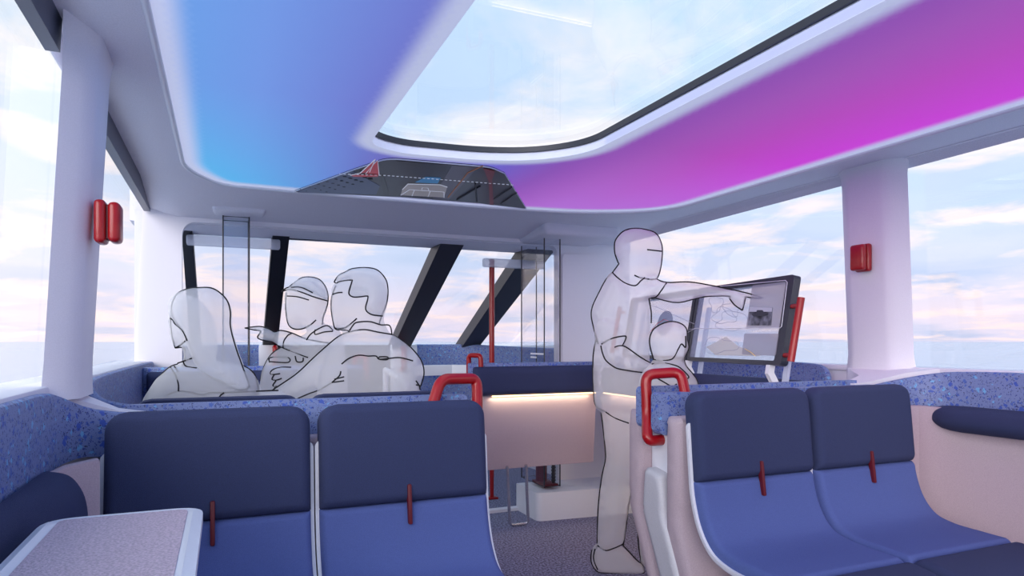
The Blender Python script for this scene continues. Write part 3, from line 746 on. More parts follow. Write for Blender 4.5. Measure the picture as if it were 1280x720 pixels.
# beige lower lining + armrest pads
o = band([(-.40, 1.2, .885, .35), (-.40, 1.69, .885, .35), (-.395, 1.80, .895, .35), (-.36, 1.90, .905, .35), (-.30, 1.955, .91, .35)], .025, 'fabric_lining', 'beige'); tag(o, 'pink beige fabric wall lining under the left terrazzo, by the near table', 'wall panel')
o = band([(2.70, YB, .93, .35), (2.70, 1.4, .93, .35), (2.68, 1.75, .935, .35), (2.62, 1.88, .94, .35), (2.50, 1.93, .94, .35)], -.025, 'fabric_lining', 'beige'); tag(o, 'pink beige fabric wall lining beside the right-hand seats', 'wall panel')
def armrest(s, xw, prof, y0, y1, lab, name='armrest', slim=0):
    sec = catmull(prof, 4, False); ys = [y0+(y1-y0)*k/6 for k in range(6)]+[y1-.14, y1-.10, y1-.07, y1-.04, y1-.015, y1-.004, y1]
    ys = sorted(set(ys)); vs, fs = [], []; m = len(sec)
    cx = sum(p[0] for p in sec)/m; cz = sum(p[1] for p in sec)/m
    for y in ys:
        e = y1-y; f = 1 if e > .14 else max(.04, math.sqrt(max(0, 1-((.14-e)/.14)**2)))
        g_ = 1-slim*max(0, min(1, (1.72-y)/.2))
        for (a, z) in sec: vs.append(Vector((xw-s*a*f*g_, y, cz+(z-cz)*(f if z < cz else .6+.4*f))))
    for i in range(len(ys)-1):
        for k in range(m): fs.append([i*m+k, i*m+(k+1) % m, (i+1)*m+(k+1) % m, (i+1)*m+k])
    fs.append(list(range(m))); fs.append([(len(ys)-1)*m+k for k in range(m)])
    o = link(name, vs, fs, 'navy', smooth=50); tag(o, lab, 'armrest'); return o
armrest(-1, -.376, [(0, .905), (.025, .90), (.055, .885), (.078, .85), (.088, .80), (.085, .74), (.07, .69), (.03, .67), (0, .67)], 1.25, 1.93, 'padded navy armrest on the left wall beside the near table', slim=.55)
armrest(1, 2.685, [(0, .945), (.04, .942), (.075, .93), (.092, .905), (.09, .875), (.06, .85), (0, .84)], YB+.4, 1.86, 'padded navy armrest on the right wall beside the seats')

# ------------------------------------------------------------------ seats
SP = smooth_path([(.03, 1.05), (.018, .95), (.004, .80), (-.008, .70), (-.045, .60), (-.11, .53), (-.20, .503), (-.32, .497), (-.45, .492), (-.54, .470), (-.57, .43)], 8)
# cushions sit on the sitter side (-y, up); travelling down the back the sitter side is to the right
def make_seat():
    t = thing('bench_seat', 'x', 'seat')
    def cut(s0, s1, w, th, er, rt, rb, base): 
        v, f = pad(SP, s0, s1, w, th, er, rt, rb, 0, base); return v, f
    tot = resample(SP, [0])[1]
    def s_at_z(z):
        n = 400
        P, L_ = resample(SP, [tot*k/n for k in range(n+1)])
        for k, p in enumerate(P):
            if p.y <= z: return tot*k/n
    def s_at_y(y):
        n = 400; P, L_ = resample(SP, [tot*k/n for k in range(n+1)])
        for k, p in enumerate(P):
            if p.x <= y: return tot*k/n
    sz = s_at_z(.755); sy = s_at_y(-.40)
    hp = link('headrest_pad', *cut(0, sz, .512, .062, .03, .055, .004, 0.0), 'navy', t, 50)
    link('seat_cushion', *cut(sz, sy, .512, .055, .022, .004, .004, 0.0), 'blue', t, 50)
    link('front_cushion', *cut(sy, tot, .512, .055, .03, .004, .05, 0.0), 'navy', t, 50)
    sh = link('shell', *cut(s_at_z(.95), tot-.01, .532, -.022, .02, .02, .03, .022), 'white', t, 50)
    # strap tab at the split
    z = .755
    o = box(-.006, .006, -.071, -.050, z-.058, z+.058, .0035, 2, name='strap_tab', mat='darkred', parent=hp, xf=lambda v: Vector((v.x, v.y+(v.z-.755)*.12, v.z)))
    box(-.20, .20, -.38, -.12, .10, .45, .03, 3, name='base', mat='beige', parent=t)
    box(-.18, .18, -.36, -.14, .0, .10, .01, 2, name='foot', mat='grey_plastic', parent=t)
    return t
proto = make_seat()
def copy_tree(o):
    c = o.copy(); C.objects.link(c)
    for ch in o.children:
        k = copy_tree(ch); k.parent = c; k.matrix_parent_inverse = ch.matrix_parent_inverse.copy()
    return c
WS = .527
seats = [
 (-.028, 2.02, -.038, 0, 'leftmost seat facing us behind the pink-topped table, navy over blue with a dark red tab'),
 (.508, 2.02, -.038, 0, 'seat facing us at the left edge of the aisle, under the red grab handle'),
 (1.685, 1.83, -.02, 0, 'seat facing us just right of the aisle, navy over blue with white shell edge'),
 (2.215, 1.83, -.02, 0, 'seat facing us against the beige right wall, navy over blue'),
 (-.01, 2.42, -.036, math.pi, 'window-side seat facing forward under the long-haired figure, its navy top edge visible'),
 (.522, 2.42, -.036, math.pi, 'aisle-side seat facing forward under the embracing figures, its navy top edge visible'),
]
for i, (x, y, dz, rz, lab) in enumerate(seats):
    o = proto if i == 0 else copy_tree(proto)
    o.location = (x, y, dz); o.rotation_euler = (0, 0, rz); tag(o, lab, 'seat', 'navy and blue bench seats')

# ------------------------------------------------------------------ dividers between the back-to-back seats
def divider(x0, x1, yc, dz, lab, s):
    """x end at the aisle = x0 if s>0 else x1"""
    t = thing('seat_divider', lab, 'divider', ((x0+x1)/2, yc, 0))
    e = x0 if s > 0 else x1            # aisle end
    def xr(off): return (e+s*off, (x1 if s > 0 else x0))
    def profslab(prof, off, name, mat, rad=.02):
        xa, xb = xr(off); lo, hi = min(xa, xb), max(xa, xb)
        pr = round_poly(prof, rad, 5)
        def mp(u, v, sd, d):
            k = .018; cut = k*(1-math.sqrt(max(0, 1-(1-min(1, d/k))**2)))
            return ((lo+cut) if sd == 0 else (hi-cut), yc+u, v+dz)
        slab(pr, mp, name, mat, t, grid=.03, smooth=60)
    profslab([(-.115, .955), (-.03, .955), (-.03, .45), (-.16, .20), (-.25, .20), (-.115, .60)], .0, 'near_shell', 'beige')
    profslab([(.115, .96), (.205, .96), (.205, .60), (.08, .32), (.00, .32), (.115, .60)], -.0, 'far_shell', 'beige')
    profslab([(-.03, .30), (.115, .30), (.115, .93), (-.03, .93)], .035, 'core', 'white', .004)
    # terrazzo rails on top
    def rail_(ya, yb, z0, z1, off, nm):
        xa, xb = xr(off); lo, hi = min(xa, xb), max(xa, xb)
        pr = round_poly([(lo, z0), (hi, z0), (hi, z1), (lo, z1)], [.03 if s > 0 else 0, 0 if s > 0 else .03, 0 if s > 0 else .02, .02 if s > 0 else 0], 4)
        slab(pr, lambda u, v, sd, d: (u, yc+(ya if sd == 0 else yb)+((.006 if sd == 0 else -.006) if d < .002 else 0), v+dz), nm, 'terrazzo', t, grid=.1)
    rail_(-.028, .035, .885, 1.035, -.012, 'near_terrazzo_rail')
    rail_(.075, .125, .90, 1.05, -.016, 'far_terrazzo_rail')
    # cover panel at the aisle end
    pr = round_poly([(.075, .76), (-.015, .745), (-.035, .60), (-.13, .40), (-.03, .36), (.09, .60)], .018, 4)
    a, b = e+s*.036, e-s*.012
    def mc(u, v, sd, d):
        k = .014; cut = k*(1-math.sqrt(max(0, 1-(1-min(1, d/k))**2)))
        return (a if sd == 0 else b+s*cut, yc+u, v+dz)
    slab(pr, mc, 'end_cover', 'grey_plastic', t, grid=.012, smooth=60)
    box(min(x0, x1)+.3, max(x0, x1)-.3, yc-.08, yc+.12, 0, .36, .01, name='foot', mat='copper', parent=t)
    return t
# right: yc so that near shell sits just behind the seat backs
dR = divider(1.42, 2.50, 1.99, -.016, 'terrazzo-topped divider with tall red handle behind the seats right of the aisle', 1)
h = [PX(833, 557, 1.455), PX(829, 555, 1.40), PX(808, 520, 1.385), PX(807, 467, 1.375), PX(850, 464, 1.50), PX(857, 492, 1.52)]
h = [Vector((1.46, 2.02, h[1].z)), Vector((1.385, 2.01, h[1].z)), PY(809, 521, 2.06), PY(807, 468, 2.07), PY(851, 465, 2.02), PY(857, 494, 1.99)]
tube(fillet(h, .035, 7), .0195, 'grab_handle', 'red', dR, 14); adopt(dR)
dL = divider(-.27, .775, 2.165, -.036, 'terrazzo-topped divider with red handle behind the two seats left of the aisle', -1)
h = [PY(539, 512, 2.20), PY(551, 474, 2.22), PY(596, 473, 2.28), PY(597, 512, 2.24), PY(590, 545, 2.2), Vector((.76, 2.2, .78))]
tube(fillet(h, .035, 7), .0195, 'grab_handle', 'red', dL, 14); adopt(dL)

# ------------------------------------------------------------------ tables
def table(xa, xb, ya, yb, z, lab, rim_lab=None, skew=0, wallx_=-.40):
    t = thing('fold_table', lab, 'table', ((xa+xb)/2, (ya+yb)/2, 0))
    def sk(v): return Vector((v.x+skew*(v.y-yb), v.y, v.z))
    o = round_poly([(xa, ya), (xb, ya), (xb, yb), (xa, yb)], [.06]*4, 6)
    i_ = round_poly([(xa+.028, ya+.028), (xb-.028, ya+.028), (xb-.028, yb-.022), (xa+.028, yb-.022)], [.02]*4, 5)
    def m(u, v, s, d): return sk(Vector((u, v, z-.03+(.005 if d < .001 else 0) if s else z-(.006 if d < .001 else 0))))
    tr_ = slab(o, m, 'table_rim', 'white', t, holes=[i_], grid=.03, smooth=40)
    slab(i_, lambda u, v, s, d: sk(Vector((u, v, z-.02 if s else z-.004))), 'table_inset', 'cork', tr_, grid=.1)
    box((xa+xb)/2-.02, (xa+xb)/2+.02, (ya+yb)/2-.05, (ya+yb)/2+.05, .01, z-.028, .008, name='leg', mat='metal', parent=t)
    box((xa+xb)/2-.10, (xa+xb)/2+.10, (ya+yb)/2-.14, (ya+yb)/2+.14, 0, .015, .005, name='foot', mat='metal', parent=t)
    adopt(t); return t
Zt = .87
A = PZ(62, 640, Zt); B = PZ(254, 634, Zt); print('table', A, B, PZ(255, 715, Zt), PZ(5, 715, Zt))
table(A.x, B.x-.0, .85, (A.y+B.y)/2, Zt, 'table with pink speckled top and white rounded rim in the near left corner', skew=0)
table(-.30, .45, 3.18, 3.46, .86, 'white-rimmed table in front of the seated figures at the left window')
# cup holder tray
t = thing('cup_tray', 'light grey wall tray with two round cup recesses left of the near table', 'tray', (-.42, 1.3, .78))
tz = .80; T0 = PZ(0, 663, tz)
outl = round_poly([(-.416, .85), (-.26, .85), (-.26, 1.665), (-.416, 1.665)], .012, 4)
q1 = PZ(6, 684, tz); q2 = PZ(-14, 712, tz)
cup = lambda c, r=.042: [(c[0]+r*math.cos(a*math.pi/12), c[1]+r*math.sin(a*math.pi/12)) for a in range(24)]
hs = [cup((-.305, 1.56), .034), cup((-.305, 1.44), .034)]
slab(outl, lambda u, v, s, d: (u, v, tz-.03 if s else tz), 'tray_plate', 'grey_plastic', t, holes=hs)
for hh in hs:
    cxx = sum(p[0] for p in hh)/24; cyy = sum(p[1] for p in hh)/24
    ring(hh, tz-.055, tz-.002, 0, -.004, 'cup_wall', 'grey_plastic', t)
    slab(hh, lambda u, v, s, d: (u, v, tz-.06 if s else tz-.05), 'cup_floor', 'grey_plastic', t)
adopt(t)

# ------------------------------------------------------------------ emergency hammer boxes on the pillars
def hammer(s, px0, px1, py0, py1, X, lab):
    a = PX(px0, (py0+py1)/2, X); b = PX(px1, (py0+py1)/2, X); y0, y1 = sorted((a.y, b.y)); d = (a-EYE).dot(FW)
    zt = EYE.z+(427-py0)*d/FL; zb = EYE.z+(427-py1)*d/FL
    yc = (y0+y1)/2; t = thing('hammer_box', lab, 'safety box', (X, yc, zb))
    h = (zt-zb)
    box(*sorted((X, X-s*.028)), yc-.038, yc+.038, zb, zt, .011, 3, name='back_plate', mat='red', parent=t)
    box(*sorted((X-s*.032, X-s*.062)), yc-.036, yc+.036, zb+.004, zt-.004, .012, 3, name='cover', mat='red', parent=t)
    box(*sorted((X-s*.026, X-s*.034)), yc-.026, yc+.026, zb+.012, zt-.012, name='seam', mat='darkred', parent=t)
    adopt(t)
hammer(-1, 112, 126, 243, 299, -.318, 'tall red two-part safety box on the left window pillar')
hammer(1, 1072, 1092, 307, 341, 2.682, 'small red two-part safety box on the right window pillar')

# ------------------------------------------------------------------ ceiling display (view of the surroundings)
cs = thing('ceiling_display', 'dark trapezoid display set flush in the glowing ceiling ahead of the skylight, showing boats', 'screen', (1.0, 3.4, 1.99))
zc = 1.998
cpts = [PZ(px, py, zc) for px, py in ((366, 240), (440, 213), (484, 198), (614, 209), (631, 217), (658, 261), (600, 254), (500, 246))]
outl = round_poly([(p.x, p.y) for p in cpts], [.03, 0, .06, .05, 0, .03, 0, 0], 5)
scr = screen_mat('ceiling display glass', (26, 26, 36), .35)
slab(outl, lambda u, v, s, d: (u, v, zc+.006 if s else zc), 'display_glass', scr, cs)
g = tube_g([(p[0], p[1], zc) for p in outl], .003, 6, closed=True); link('edge_line', *g, 'line_white', cs, 60)
def decal(pts, col, nm, dz=.002, emit=.3, r=0, mat=None):
    q = [PZ(px, py, zc) for px, py in pts]
    return slab([(p.x, p.y) for p in q], lambda u, v, s, d: (u, v, zc-dz if s == 0 else zc-dz+.0015), nm, mat or screen_mat(nm, col, emit), cs)
def dline(pts, w, nm, col=(220, 225, 240), dz=.004, closed=False):
    gs = tube_g([(p.x, p.y, zc-dz) for p in [PZ(px, py, zc) for px, py in pts]], w, 5, closed=closed); return gs
decal([(372, 239), (440, 213), (475, 232), (470, 243), (372, 240)], (40, 50, 82), 'perforated_area')
decal([(495, 200.5), (560, 205.5), (556, 214), (505, 205)], (24, 22, 28), 'dark_area')
decal([(565, 206), (597, 209), (560, 250.5), (540, 249)], (58, 56, 70), 'grey_area')
decal([(474, 218), (480, 220), (487, 244), (480, 244)], (10, 10, 16), 'dark_strut')
M['sail'] = screen_mat('sail red', (140, 26, 44), .4)
decal([(469, 198), (462, 214), (450, 215.5)], 0, 'sail', .004, mat=M['sail'])
decal([(472, 199), (474, 216.5), (457, 216)], 0, 'sail', .004, mat=M['sail'])
decal([(438, 218), (473, 217.5), (472, 220), (442, 220)], 0, 'sail_hull', .004, mat=M['sail'])
decal([(519, 227.5), (532, 221), (551, 222), (547, 229)], (46, 112, 160), 'blue_shape')
decal([(503, 236), (510, 229), (550, 230), (559, 233), (555, 246), (501, 243)], (132, 128, 132), 'boat_shape', .004)
decal([(604, 209.5), (619, 213), (615, 224), (617, 255.5), (612, 255), (611, 226)], (78, 12, 22), 'red_pillar_shape', .004)
gs = [dline([(438, 218), (450, 215.5), (469, 198), (462, 214)], .0022, 'l'), dline([(474, 218), (472, 199), (457, 216)], .0022, 'l'),
      dline([(501, 243), (512, 236), (555, 239), (555, 246)], .0022, 'l'), dline([(503, 236), (510, 229), (550, 230), (559, 233)], .0022, 'l'),
      dline([(518, 236.4), (515, 244)], .0018, 'l'), dline([(538, 237.5), (535, 245)], .0018, 'l'), dline([(527, 236), (528, 233.5), (535, 234), (536, 237)], .0018, 'l')]
x = 424
while x < 640:
    def yy(x): return 216.5 + (x-424)*(.031) if x < 480 else 218.2+(x-480)*.075
    gs.append(dline([(x, yy(x)), (x+3, yy(x+3))], .0018, 'l')); x += 5.5
merge(gs, 'white_linework', screen_mat('display white line', (180, 185, 200), .4), cs)
gs = [dline([(604, 206), (585, 215), (560, 246)], .0025, 'l')]
merge(gs, 'orange_line', screen_mat('display orange line', (130, 86, 60), .3), cs)
gs = [dline([(571, 249), (600, 232)], .004, 'l'), dline([(594, 228), (596, 251)], .005, 'l'), dline([(618, 248), (640, 233)], .003, 'l'), dline([(626, 254), (646, 240)], .003, 'l')]
merge(gs, 'dark_linework', 'black', cs)
gs = []
random.seed(8)
for k in range(8):
    for j in range(4):
        px = 376+k*11+j*7; py = 238-k*3.2+j*2.1-1
        if py > 240.5 or px > 470: continue
        p = PZ(px, py, zc-.003); r = .004+.0012*k
        gs.append(([Vector((p.x+r*math.cos(a*math.pi/4), p.y+r*math.sin(a*math.pi/4), zc-.003)) for a in range(8)]+[Vector((p.x+r*math.cos(a*math.pi/4), p.y+r*math.sin(a*math.pi/4), zc-.001)) for a in range(8)],
                   [list(range(8)), list(range(15, 7, -1))]+[[a, (a+1) % 8, 8+(a+1) % 8, 8+a] for a in range(8)]))
for v, f in gs: link('perforation_dot', v, f, 'black', cs)
adopt(cs)

# ------------------------------------------------------------------ information screens
S0 = Vector((2.30, 2.235, 0)); e1 = PD(995, 345, 2.94)
# plane of the displays: leaning slightly, running along (sin 8.7, cos 8.7)
ax = Vector((math.sin(math.radians(8.7)), math.cos(math.radians(8.7)), 0)); nn = Vector((-ax.y, ax.x, 0))  # towards the cabin
bot = PD(975, 453, 2.90); top = PD(995, 346, 2.90)
upv = (top-bot); upv = upv-ax*0; upv = upv - ax*upv.dot(ax)
print('screen', bot, top, upv)
upn = Vector((nn.x*.0, nn.y*.0, 1)); 
tilt = math.radians(-10)
vv = (UP*math.cos(tilt) + nn*math.sin(tilt)).normalized()   # up direction of the screens leaning to the wall
nrm = ax.cross(vv).normalized()
if nrm.dot(nn) < 0: nrm = -nrm
O_ = bot.copy()
def SPx(px, py, off=0.0):
    r = ray(px, py); t = (O_+nrm*off-EYE).dot(nrm)/r.dot(nrm); return EYE+r*t
def to_uv(p): q = p-O_; return (q.dot(ax), q.dot(vv))
def fr_uv(u, v, off=0.0): return O_+ax*u+vv*v+nrm*off
def sslab(pxpts, o0, o1, nm, mat, par, rad=0, uv=False, smooth=False, holes_px=None):
    q = pxpts if uv else [to_uv(SPx(*p)) for p in pxpts]
    if rad: q = round_poly(q, rad, 4)
    hl = []
    if holes_px: hl = [round_poly(holes_px, rad, 4)]
    return slab(q, lambda u, v, s, d: fr_uv(u, v, o0 if s == 0 else o1), nm, mat, par, holes=hl, smooth=smooth)
u_r, v_b = 0.0, 0.0
uvTR = to_uv(SPx(995, 346)); uvTM = to_uv(SPx(871, 358)); uvBM = to_uv(SPx(862, 452)); uvBL = to_uv(SPx(777, 445)); uvTL = to_uv(SPx(790, 367)); uvBR = to_uv(SPx(974, 455))
print('uv', uvTR, uvTM, uvBM, uvBL, uvTL, uvBR)
def disp(u0, u1, v0, v1, lab, right):
    t = thing('display_screen', lab, 'screen', fr_uv((u0+u1)/2, v0))
    o = [(u0, v0), (u1, v0), (u1, v1), (u0, v1)]; w = .028
    bu = .05
    i_ = [(u0+(bu if right else w), v0+w*.7), (u1-(.02 if right else .05), v0+w*.7), (u1-(.02 if right else .05), v1-w), (u0+(bu if right else w), v1-w)]
    sslab(round_poly(o, .02, 4), 0, -.035, 'bezel', 'bezel', t, uv=True, rad=0, holes_px=None) if False else slab(round_poly(o, .02, 4), lambda u, v, s, d: fr_uv(u, v, 0 if s == 0 else -.035), 'bezel', 'bezel', t, holes=[round_poly(i_, .012, 4)])
    slab(round_poly(i_, .012, 4), lambda u, v, s, d: fr_uv(u, v, -.004 if s == 0 else -.008), 'display_glass', 'display', t)
    return t, i_
vt = (uvTR[1]+uvTM[1])/2; vb = (uvBM[1]+uvBR[1])/2
ur = (uvTR[0]+uvBR[0])/2; um = (uvTM[0]+uvBM[0])/2+.01; ul = (uvTL[0]+uvBL[0])/2
dr, ir = disp(ur, um, vb, vt, 'right display screen with boat picture card, pointed at by the standing figure', True)
dl, il = disp(um+.012, ul, vb, vt, 'left display screen with red route line, behind the standing figure', False)
M['photo'] = None
def photo_mat():
    m, nt, out = newmat('boat picture'); tc = N(nt, 'ShaderNodeTexCoord'); b = N(nt, 'ShaderNodeBsdfPrincipled')
    no = N(nt, 'ShaderNodeTexNoise'); no.inputs['Scale'].default_value = 25; no.inputs['Detail'].default_value = 4; L(nt, tc.outputs['Object'], no.inputs['Vector'])
    cr = N(nt, 'ShaderNodeValToRGB'); cr.color_ramp.elements[0].position = .4; cr.color_ramp.elements[0].color = lin((26, 28, 38)); cr.color_ramp.elements[1].position = .7; cr.color_ramp.elements[1].color = lin((130, 134, 150))
    L(nt, no.outputs['Fac'], cr.inputs[0]); L(nt, cr.outputs[0], b.inputs['Base Color']); L(nt, b.outputs[0], out.inputs[0]); return m
M['photo'] = photo_mat()
sslab([(941, 357), (983, 352), (975, 410), (933, 410)], .003, .001, 'info_card', 'card', dr, .01)
sslab([(931, 417), (974, 417), (970, 445), (928, 443)], .003, .001, 'info_card', 'card', dr, .01)
bp_ = sslab([(939, 384), (967, 385), (965, 407), (936, 407)], .006, .004, 'boat_picture', M['photo'], dr, .0)
sslab([(939, 384), (967, 385), (966.6, 390), (938, 390)], .0072, .0062, 'picture_sky', plain('picture sky', (186, 190, 205), .6), bp_)
sslab([(941, 393), (947, 392), (948, 388), (955, 388), (957, 391), (962, 392), (958, 395), (944, 396)], .0085, .0075, 'boat_silhouette', 'bezel', bp_)
sl = [(868, 410.5), (975, 410), (977, 408), (984, 353), (982, 350.5), (900, 358)]
merge([tube_g([SPx(px, py, .004) for px, py in sl], .0018, 6)], 'white_outline', 'line_white', dr)
wf = [[(861, 379), (905, 398), (930, 410)], [(882, 425), (911, 420), (945, 443)], [(930, 437), (950, 432), (968, 437)], [(898, 436), (911, 421)]]
M['route'] = plain('route red', (196, 60, 80), .6)
random.seed(4)
ct = []
for cx, cy, rx, ry in ((905, 395, 14, 10), (915, 386, 10, 9), (900, 432, 22, 9), (918, 402, 22, 12), (895, 380, 8, 10), (958, 425, 6, 6)):
    pts = []
    for k in range(26):
        a = k*2*math.pi/26; f = 1+.18*math.sin(3*a+cx)+.1*math.sin(5*a+cy); pts.append(SPx(cx+rx*f*math.cos(a), cy+ry*f*math.sin(a), .002))
    ct.append(tube_g(pts, .0011, 5, closed=True))
merge(ct, 'map_contours', 'contour', dr)
sslab([(883, 434), (908, 421), (922, 432), (952, 445), (895, 444)], .002, .0005, 'terrain_shape', veil('terrain sand', (232, 226, 220), .5), dr)
merge([tube_g([SPx(px, py, .005) for px, py in ((931, 436), (938, 440), (944, 445))], .0022, 6)], 'yellow_track', plain('track yellow', (226, 206, 150), .6), dr)
# left screen: circle, view cone, route
ce = SPx(831, 404, .002); cu = to_uv(ce)
o = [(cu[0]+.095*math.cos(a*math.pi/18), cu[1]+.075*math.sin(a*math.pi/18)) for a in range(36)]
sslab(o, .003, .001, 'map_circle', veil('map circle blue', (150, 160, 190), .5), dl, uv=True)
merge([tube_g([SPx(px, py, .005) for px, py in [(790, 404), (794, 414), (801, 420), (810, 418), (822, 404), (828, 401), (829, 399), (835, 401), (836, 409), (832, 415), (833, 421)]], .0014, 6)], 'route_line', 'route', dl)
merge([tube_g([SPx(px, py, .004) for px, py in l], .0012, 6) for l in ([(812, 380), (868, 405)], [(868, 411), (815, 440)], [(862, 411.5), (868, 411)])], 'view_cone', 'cardline', dl)
# stands and brackets
def stand(t, u, foot=True):
    p0 = fr_uv(u, vb-.005, -.02); p1 = fr_uv(u, vb+.30, -.03)
    wallp = Vector((0, 0, 0))
    w = .030
    # flat upright behind the screen
    vs = []
    for uu in (u-w/2, u+w/2):
        for (v, off) in ((vb-.10, -.050), (vb+.30, -.046), (vb+.30, -.060), (vb-.10, -.064)): vs.append(fr_uv(uu, v, off))
    link('upright', vs, [[0, 1, 2, 3], [7, 6, 5, 4], [0, 4, 5, 1], [1, 5, 6, 2], [2, 6, 7, 3], [3, 7, 4, 0]], 'frost', t)
    if foot:
        vs = []
        prof = [(vb-.0, -.012), (vb-.035, -.012), (vb-.10, .02), (vb-.10, -.01), (vb-.105, -.06), (vb-.07, -.06), (vb-.035, -.045), (vb-.0, -.045)]
        prof = [(vb, .0), (vb, -.03), (vb-.03, -.03), (vb-.085, -.075), (vb-.12, -.075), (vb-.12, -.05), (vb-.095, -.045), (vb-.04, .0)]
        u2 = u+.06
        for uu in (u2-.012, u2+.012):
            for v, off in prof: vs.append(fr_uv(uu, v, off))
        n = len(prof); fs = [list(range(n)), list(range(2*n-1, n-1, -1))]+[[k, (k+1) % n, n+(k+1) % n, n+k] for k in range(n)]
        link('bracket', vs, fs, 'white', t)
def redbar(t, a, b, sgn):
    g = [tube_g([a, b], .0155, 14)]
    for f in (.10, .88):
        p = a.lerp(b, f); g.append(tube_g([p, p-ax*sgn*.065-nrm*.012], .010, 10))
    merge(g, 'grab_bar', 'red', t, 60)
uR = ur-.055
print('ur', ur, um, ul, vb, vt)
stand(dr, ur+.03); stand(dr, um-.06); redbar(dr, SPx(988.5, 452), SPx(1001.5, 372), -1)
stand(dl, ul-.12); redbar(dl, SPx(765, 441), SPx(775, 384), 1)
adopt(dr); adopt(dl)

# ------------------------------------------------------------------ people: frosted white figures drawn with dark lines
def puff(px_poly, depth, half, R, grid=9.0, shift=0.0):
    """solid with rounded thickness; outline in view pixels at world depth(px,py); half thickness (m), R rounding radius (px)"""
    dep = depth if callable(depth) else (lambda x, y: depth)
    def mp(u, v, s, d):
        D = dep(u, v); h = half*math.sqrt(max(0, 1-(1-min(1, d/R))**2))
        return PD(u, v, D)+FW*((-h if s == 0 else h)+shift)
    return slab(px_poly, mp, '', None, grid=grid, share=True, raw=True)
def skin(name, parts, vox, parent):
    vs, fs = [], []
    for v, f in parts:
        o = len(vs); vs += list(v); fs += [[i+o for i in ff] for ff in f]
    me = bpy.data.meshes.new(name); me.from_pydata([tuple(v) for v in vs], [], fs); me.update()
    bm = bmesh.new(); bm.from_mesh(me); bmesh.ops.recalc_face_normals(bm, faces=bm.faces); bm.to_mesh(me); bm.free()
    o = bpy.data.objects.new(name, me); C.objects.link(o)
    md = o.modifiers.new('r', 'REMESH'); md.mode = 'VOXEL'; md.voxel_size = vox; md.use_smooth_shade = True
    sm = o.modifiers.new('s', 'SMOOTH'); sm.factor = .5; sm.iterations = 3
    dg = bpy.context.evaluated_depsgraph_get(); ev = o.evaluated_get(dg); nm = bpy.data.meshes.new_from_object(ev)
    o.modifiers.clear(); o.data = nm; nm.materials.clear(); nm.materials.append(M['ghost'])
    for p in nm.polygons: p.use_smooth = True
    o.parent = parent; return o
def bvh_of(o):
    return BVHTree.FromPolygons([v.co.copy() for v in o.data.vertices], [list(p.vertices) for p in o.data.polygons])
def strokes(lines, objs, w, parent, name='outline'):
    """each line = (points px, depth or None -> drawn on the surface, smooth?)"""
    bv = [bvh_of(o) for o in objs]; g = []
    for pts, D in lines:
        q = catmull(pts, 5, False); out = []
        prev = None
        for (px, py) in q:
            r = ray(px, py).normalized(); base = (D(px, py) if callable(D) else D)
            best = None
            for b in bv:
                h = b.ray_cast(EYE, r)
                if h[0] is not None:
                    dd = (h[0]-EYE).dot(FW)
                    if best is None or dd < best: best = dd
            if best is None or abs(best-base) > .16: dd = prev if prev is not None else base
            else: dd = best-.002
            prev = dd if prev is None else prev*.5+dd*.5
            out.append(PD(px, py, prev))
        g.append(tube_g(out, w, 6))
    for v, f in g: link('ink_line', v, f, 'ink', parent, 70)
def sil(pts, closed, D, w):
    q = catmull(pts, 5, closed); dd = D if callable(D) else (lambda x, y: D)
    return tube_g([PD(x, y, dd(x, y)) for x, y in q], w, 6, closed=closed)
def inks(g, t):
    for v, f in g: link('ink_line', v, f, 'ink', t, 70)
def limb(pts, rs, n=12): return tube_g(fillet(pts, .03, 4), [rs[0]]*len(fillet(pts, .03, 4)) if not isinstance(rs, (list, tuple)) else None, n)
def taper(a, b, ra, rb, n=12):
    a, b = Vector(a), Vector(b); k = 6
    pts = [a.lerp(b, i/k) for i in range(k+1)]; d = (b-a).normalized()
    pts = [a-d*ra*.5]+pts+[b+d*rb*.5]; rr = [ra*.75]+[ra+(rb-ra)*i/k for i in range(k+1)]+[rb*.75]
    return tube_g(pts, rr, n)

# --- standing man
t = thing('person', 'standing outlined white figure in a short-sleeved shirt pointing at the display screens', 'person', PD(775, 712, 3.5).to_2d().to_3d())
DM = 3.48
arm_d = lambda x, y: DM-.02-.30*max(0, min(1, (x-822)/130))
head = [(768, 308), (770, 299), (778, 290), (788, 286), (802, 286), (819, 291), (826, 302), (828, 314), (826, 334), (821, 348), (811, 349), (808, 360), (798, 366), (780, 360), (764, 348), (774, 329), (769, 318)]
torso = [(764, 340), (757, 350), (748, 367), (741, 382), (739, 394), (742, 410), (743, 428), (741, 455), (741, 480), (743, 505), (752, 516), (790, 523), (812, 520), (814, 480), (812, 440), (813, 405), (813, 376), (822, 370), (834, 354), (821, 349), (806, 352), (792, 356)]
leg1 = [(744, 500), (751, 515), (755, 550), (757, 572), (753, 592), (749, 620), (747, 650), (747, 682), (757, 688), (778, 680), (784, 650), (789, 620), (797, 585), (806, 545), (812, 505), (780, 495)]
shoe1 = [(746, 680), (740, 686), (739, 702), (745, 713), (755, 716), (803, 717), (804, 706), (795, 700), (778, 683), (760, 680)]
leg2 = [(790, 510), (786, 560), (792, 620), (798, 660), (801, 700), (816, 700), (818, 660), (815, 600), (816, 510)]
shoe2 = [(801, 696), (802, 706), (812, 712), (832, 714), (836, 708), (816, 696)]
arm = [(826, 352), (834, 353), (862, 353), (890, 357), (920, 364), (953, 373), (932, 371), (930, 380), (928, 388), (918, 380), (910, 371), (880, 371), (850, 378), (832, 376), (818, 372), (816, 360)]
arm2 = [(748, 400), (746, 424), (752, 433), (756, 450), (762, 457), (772, 462), (803, 467), (818, 460), (816, 454), (800, 446), (782, 434), (782, 420), (770, 400)]
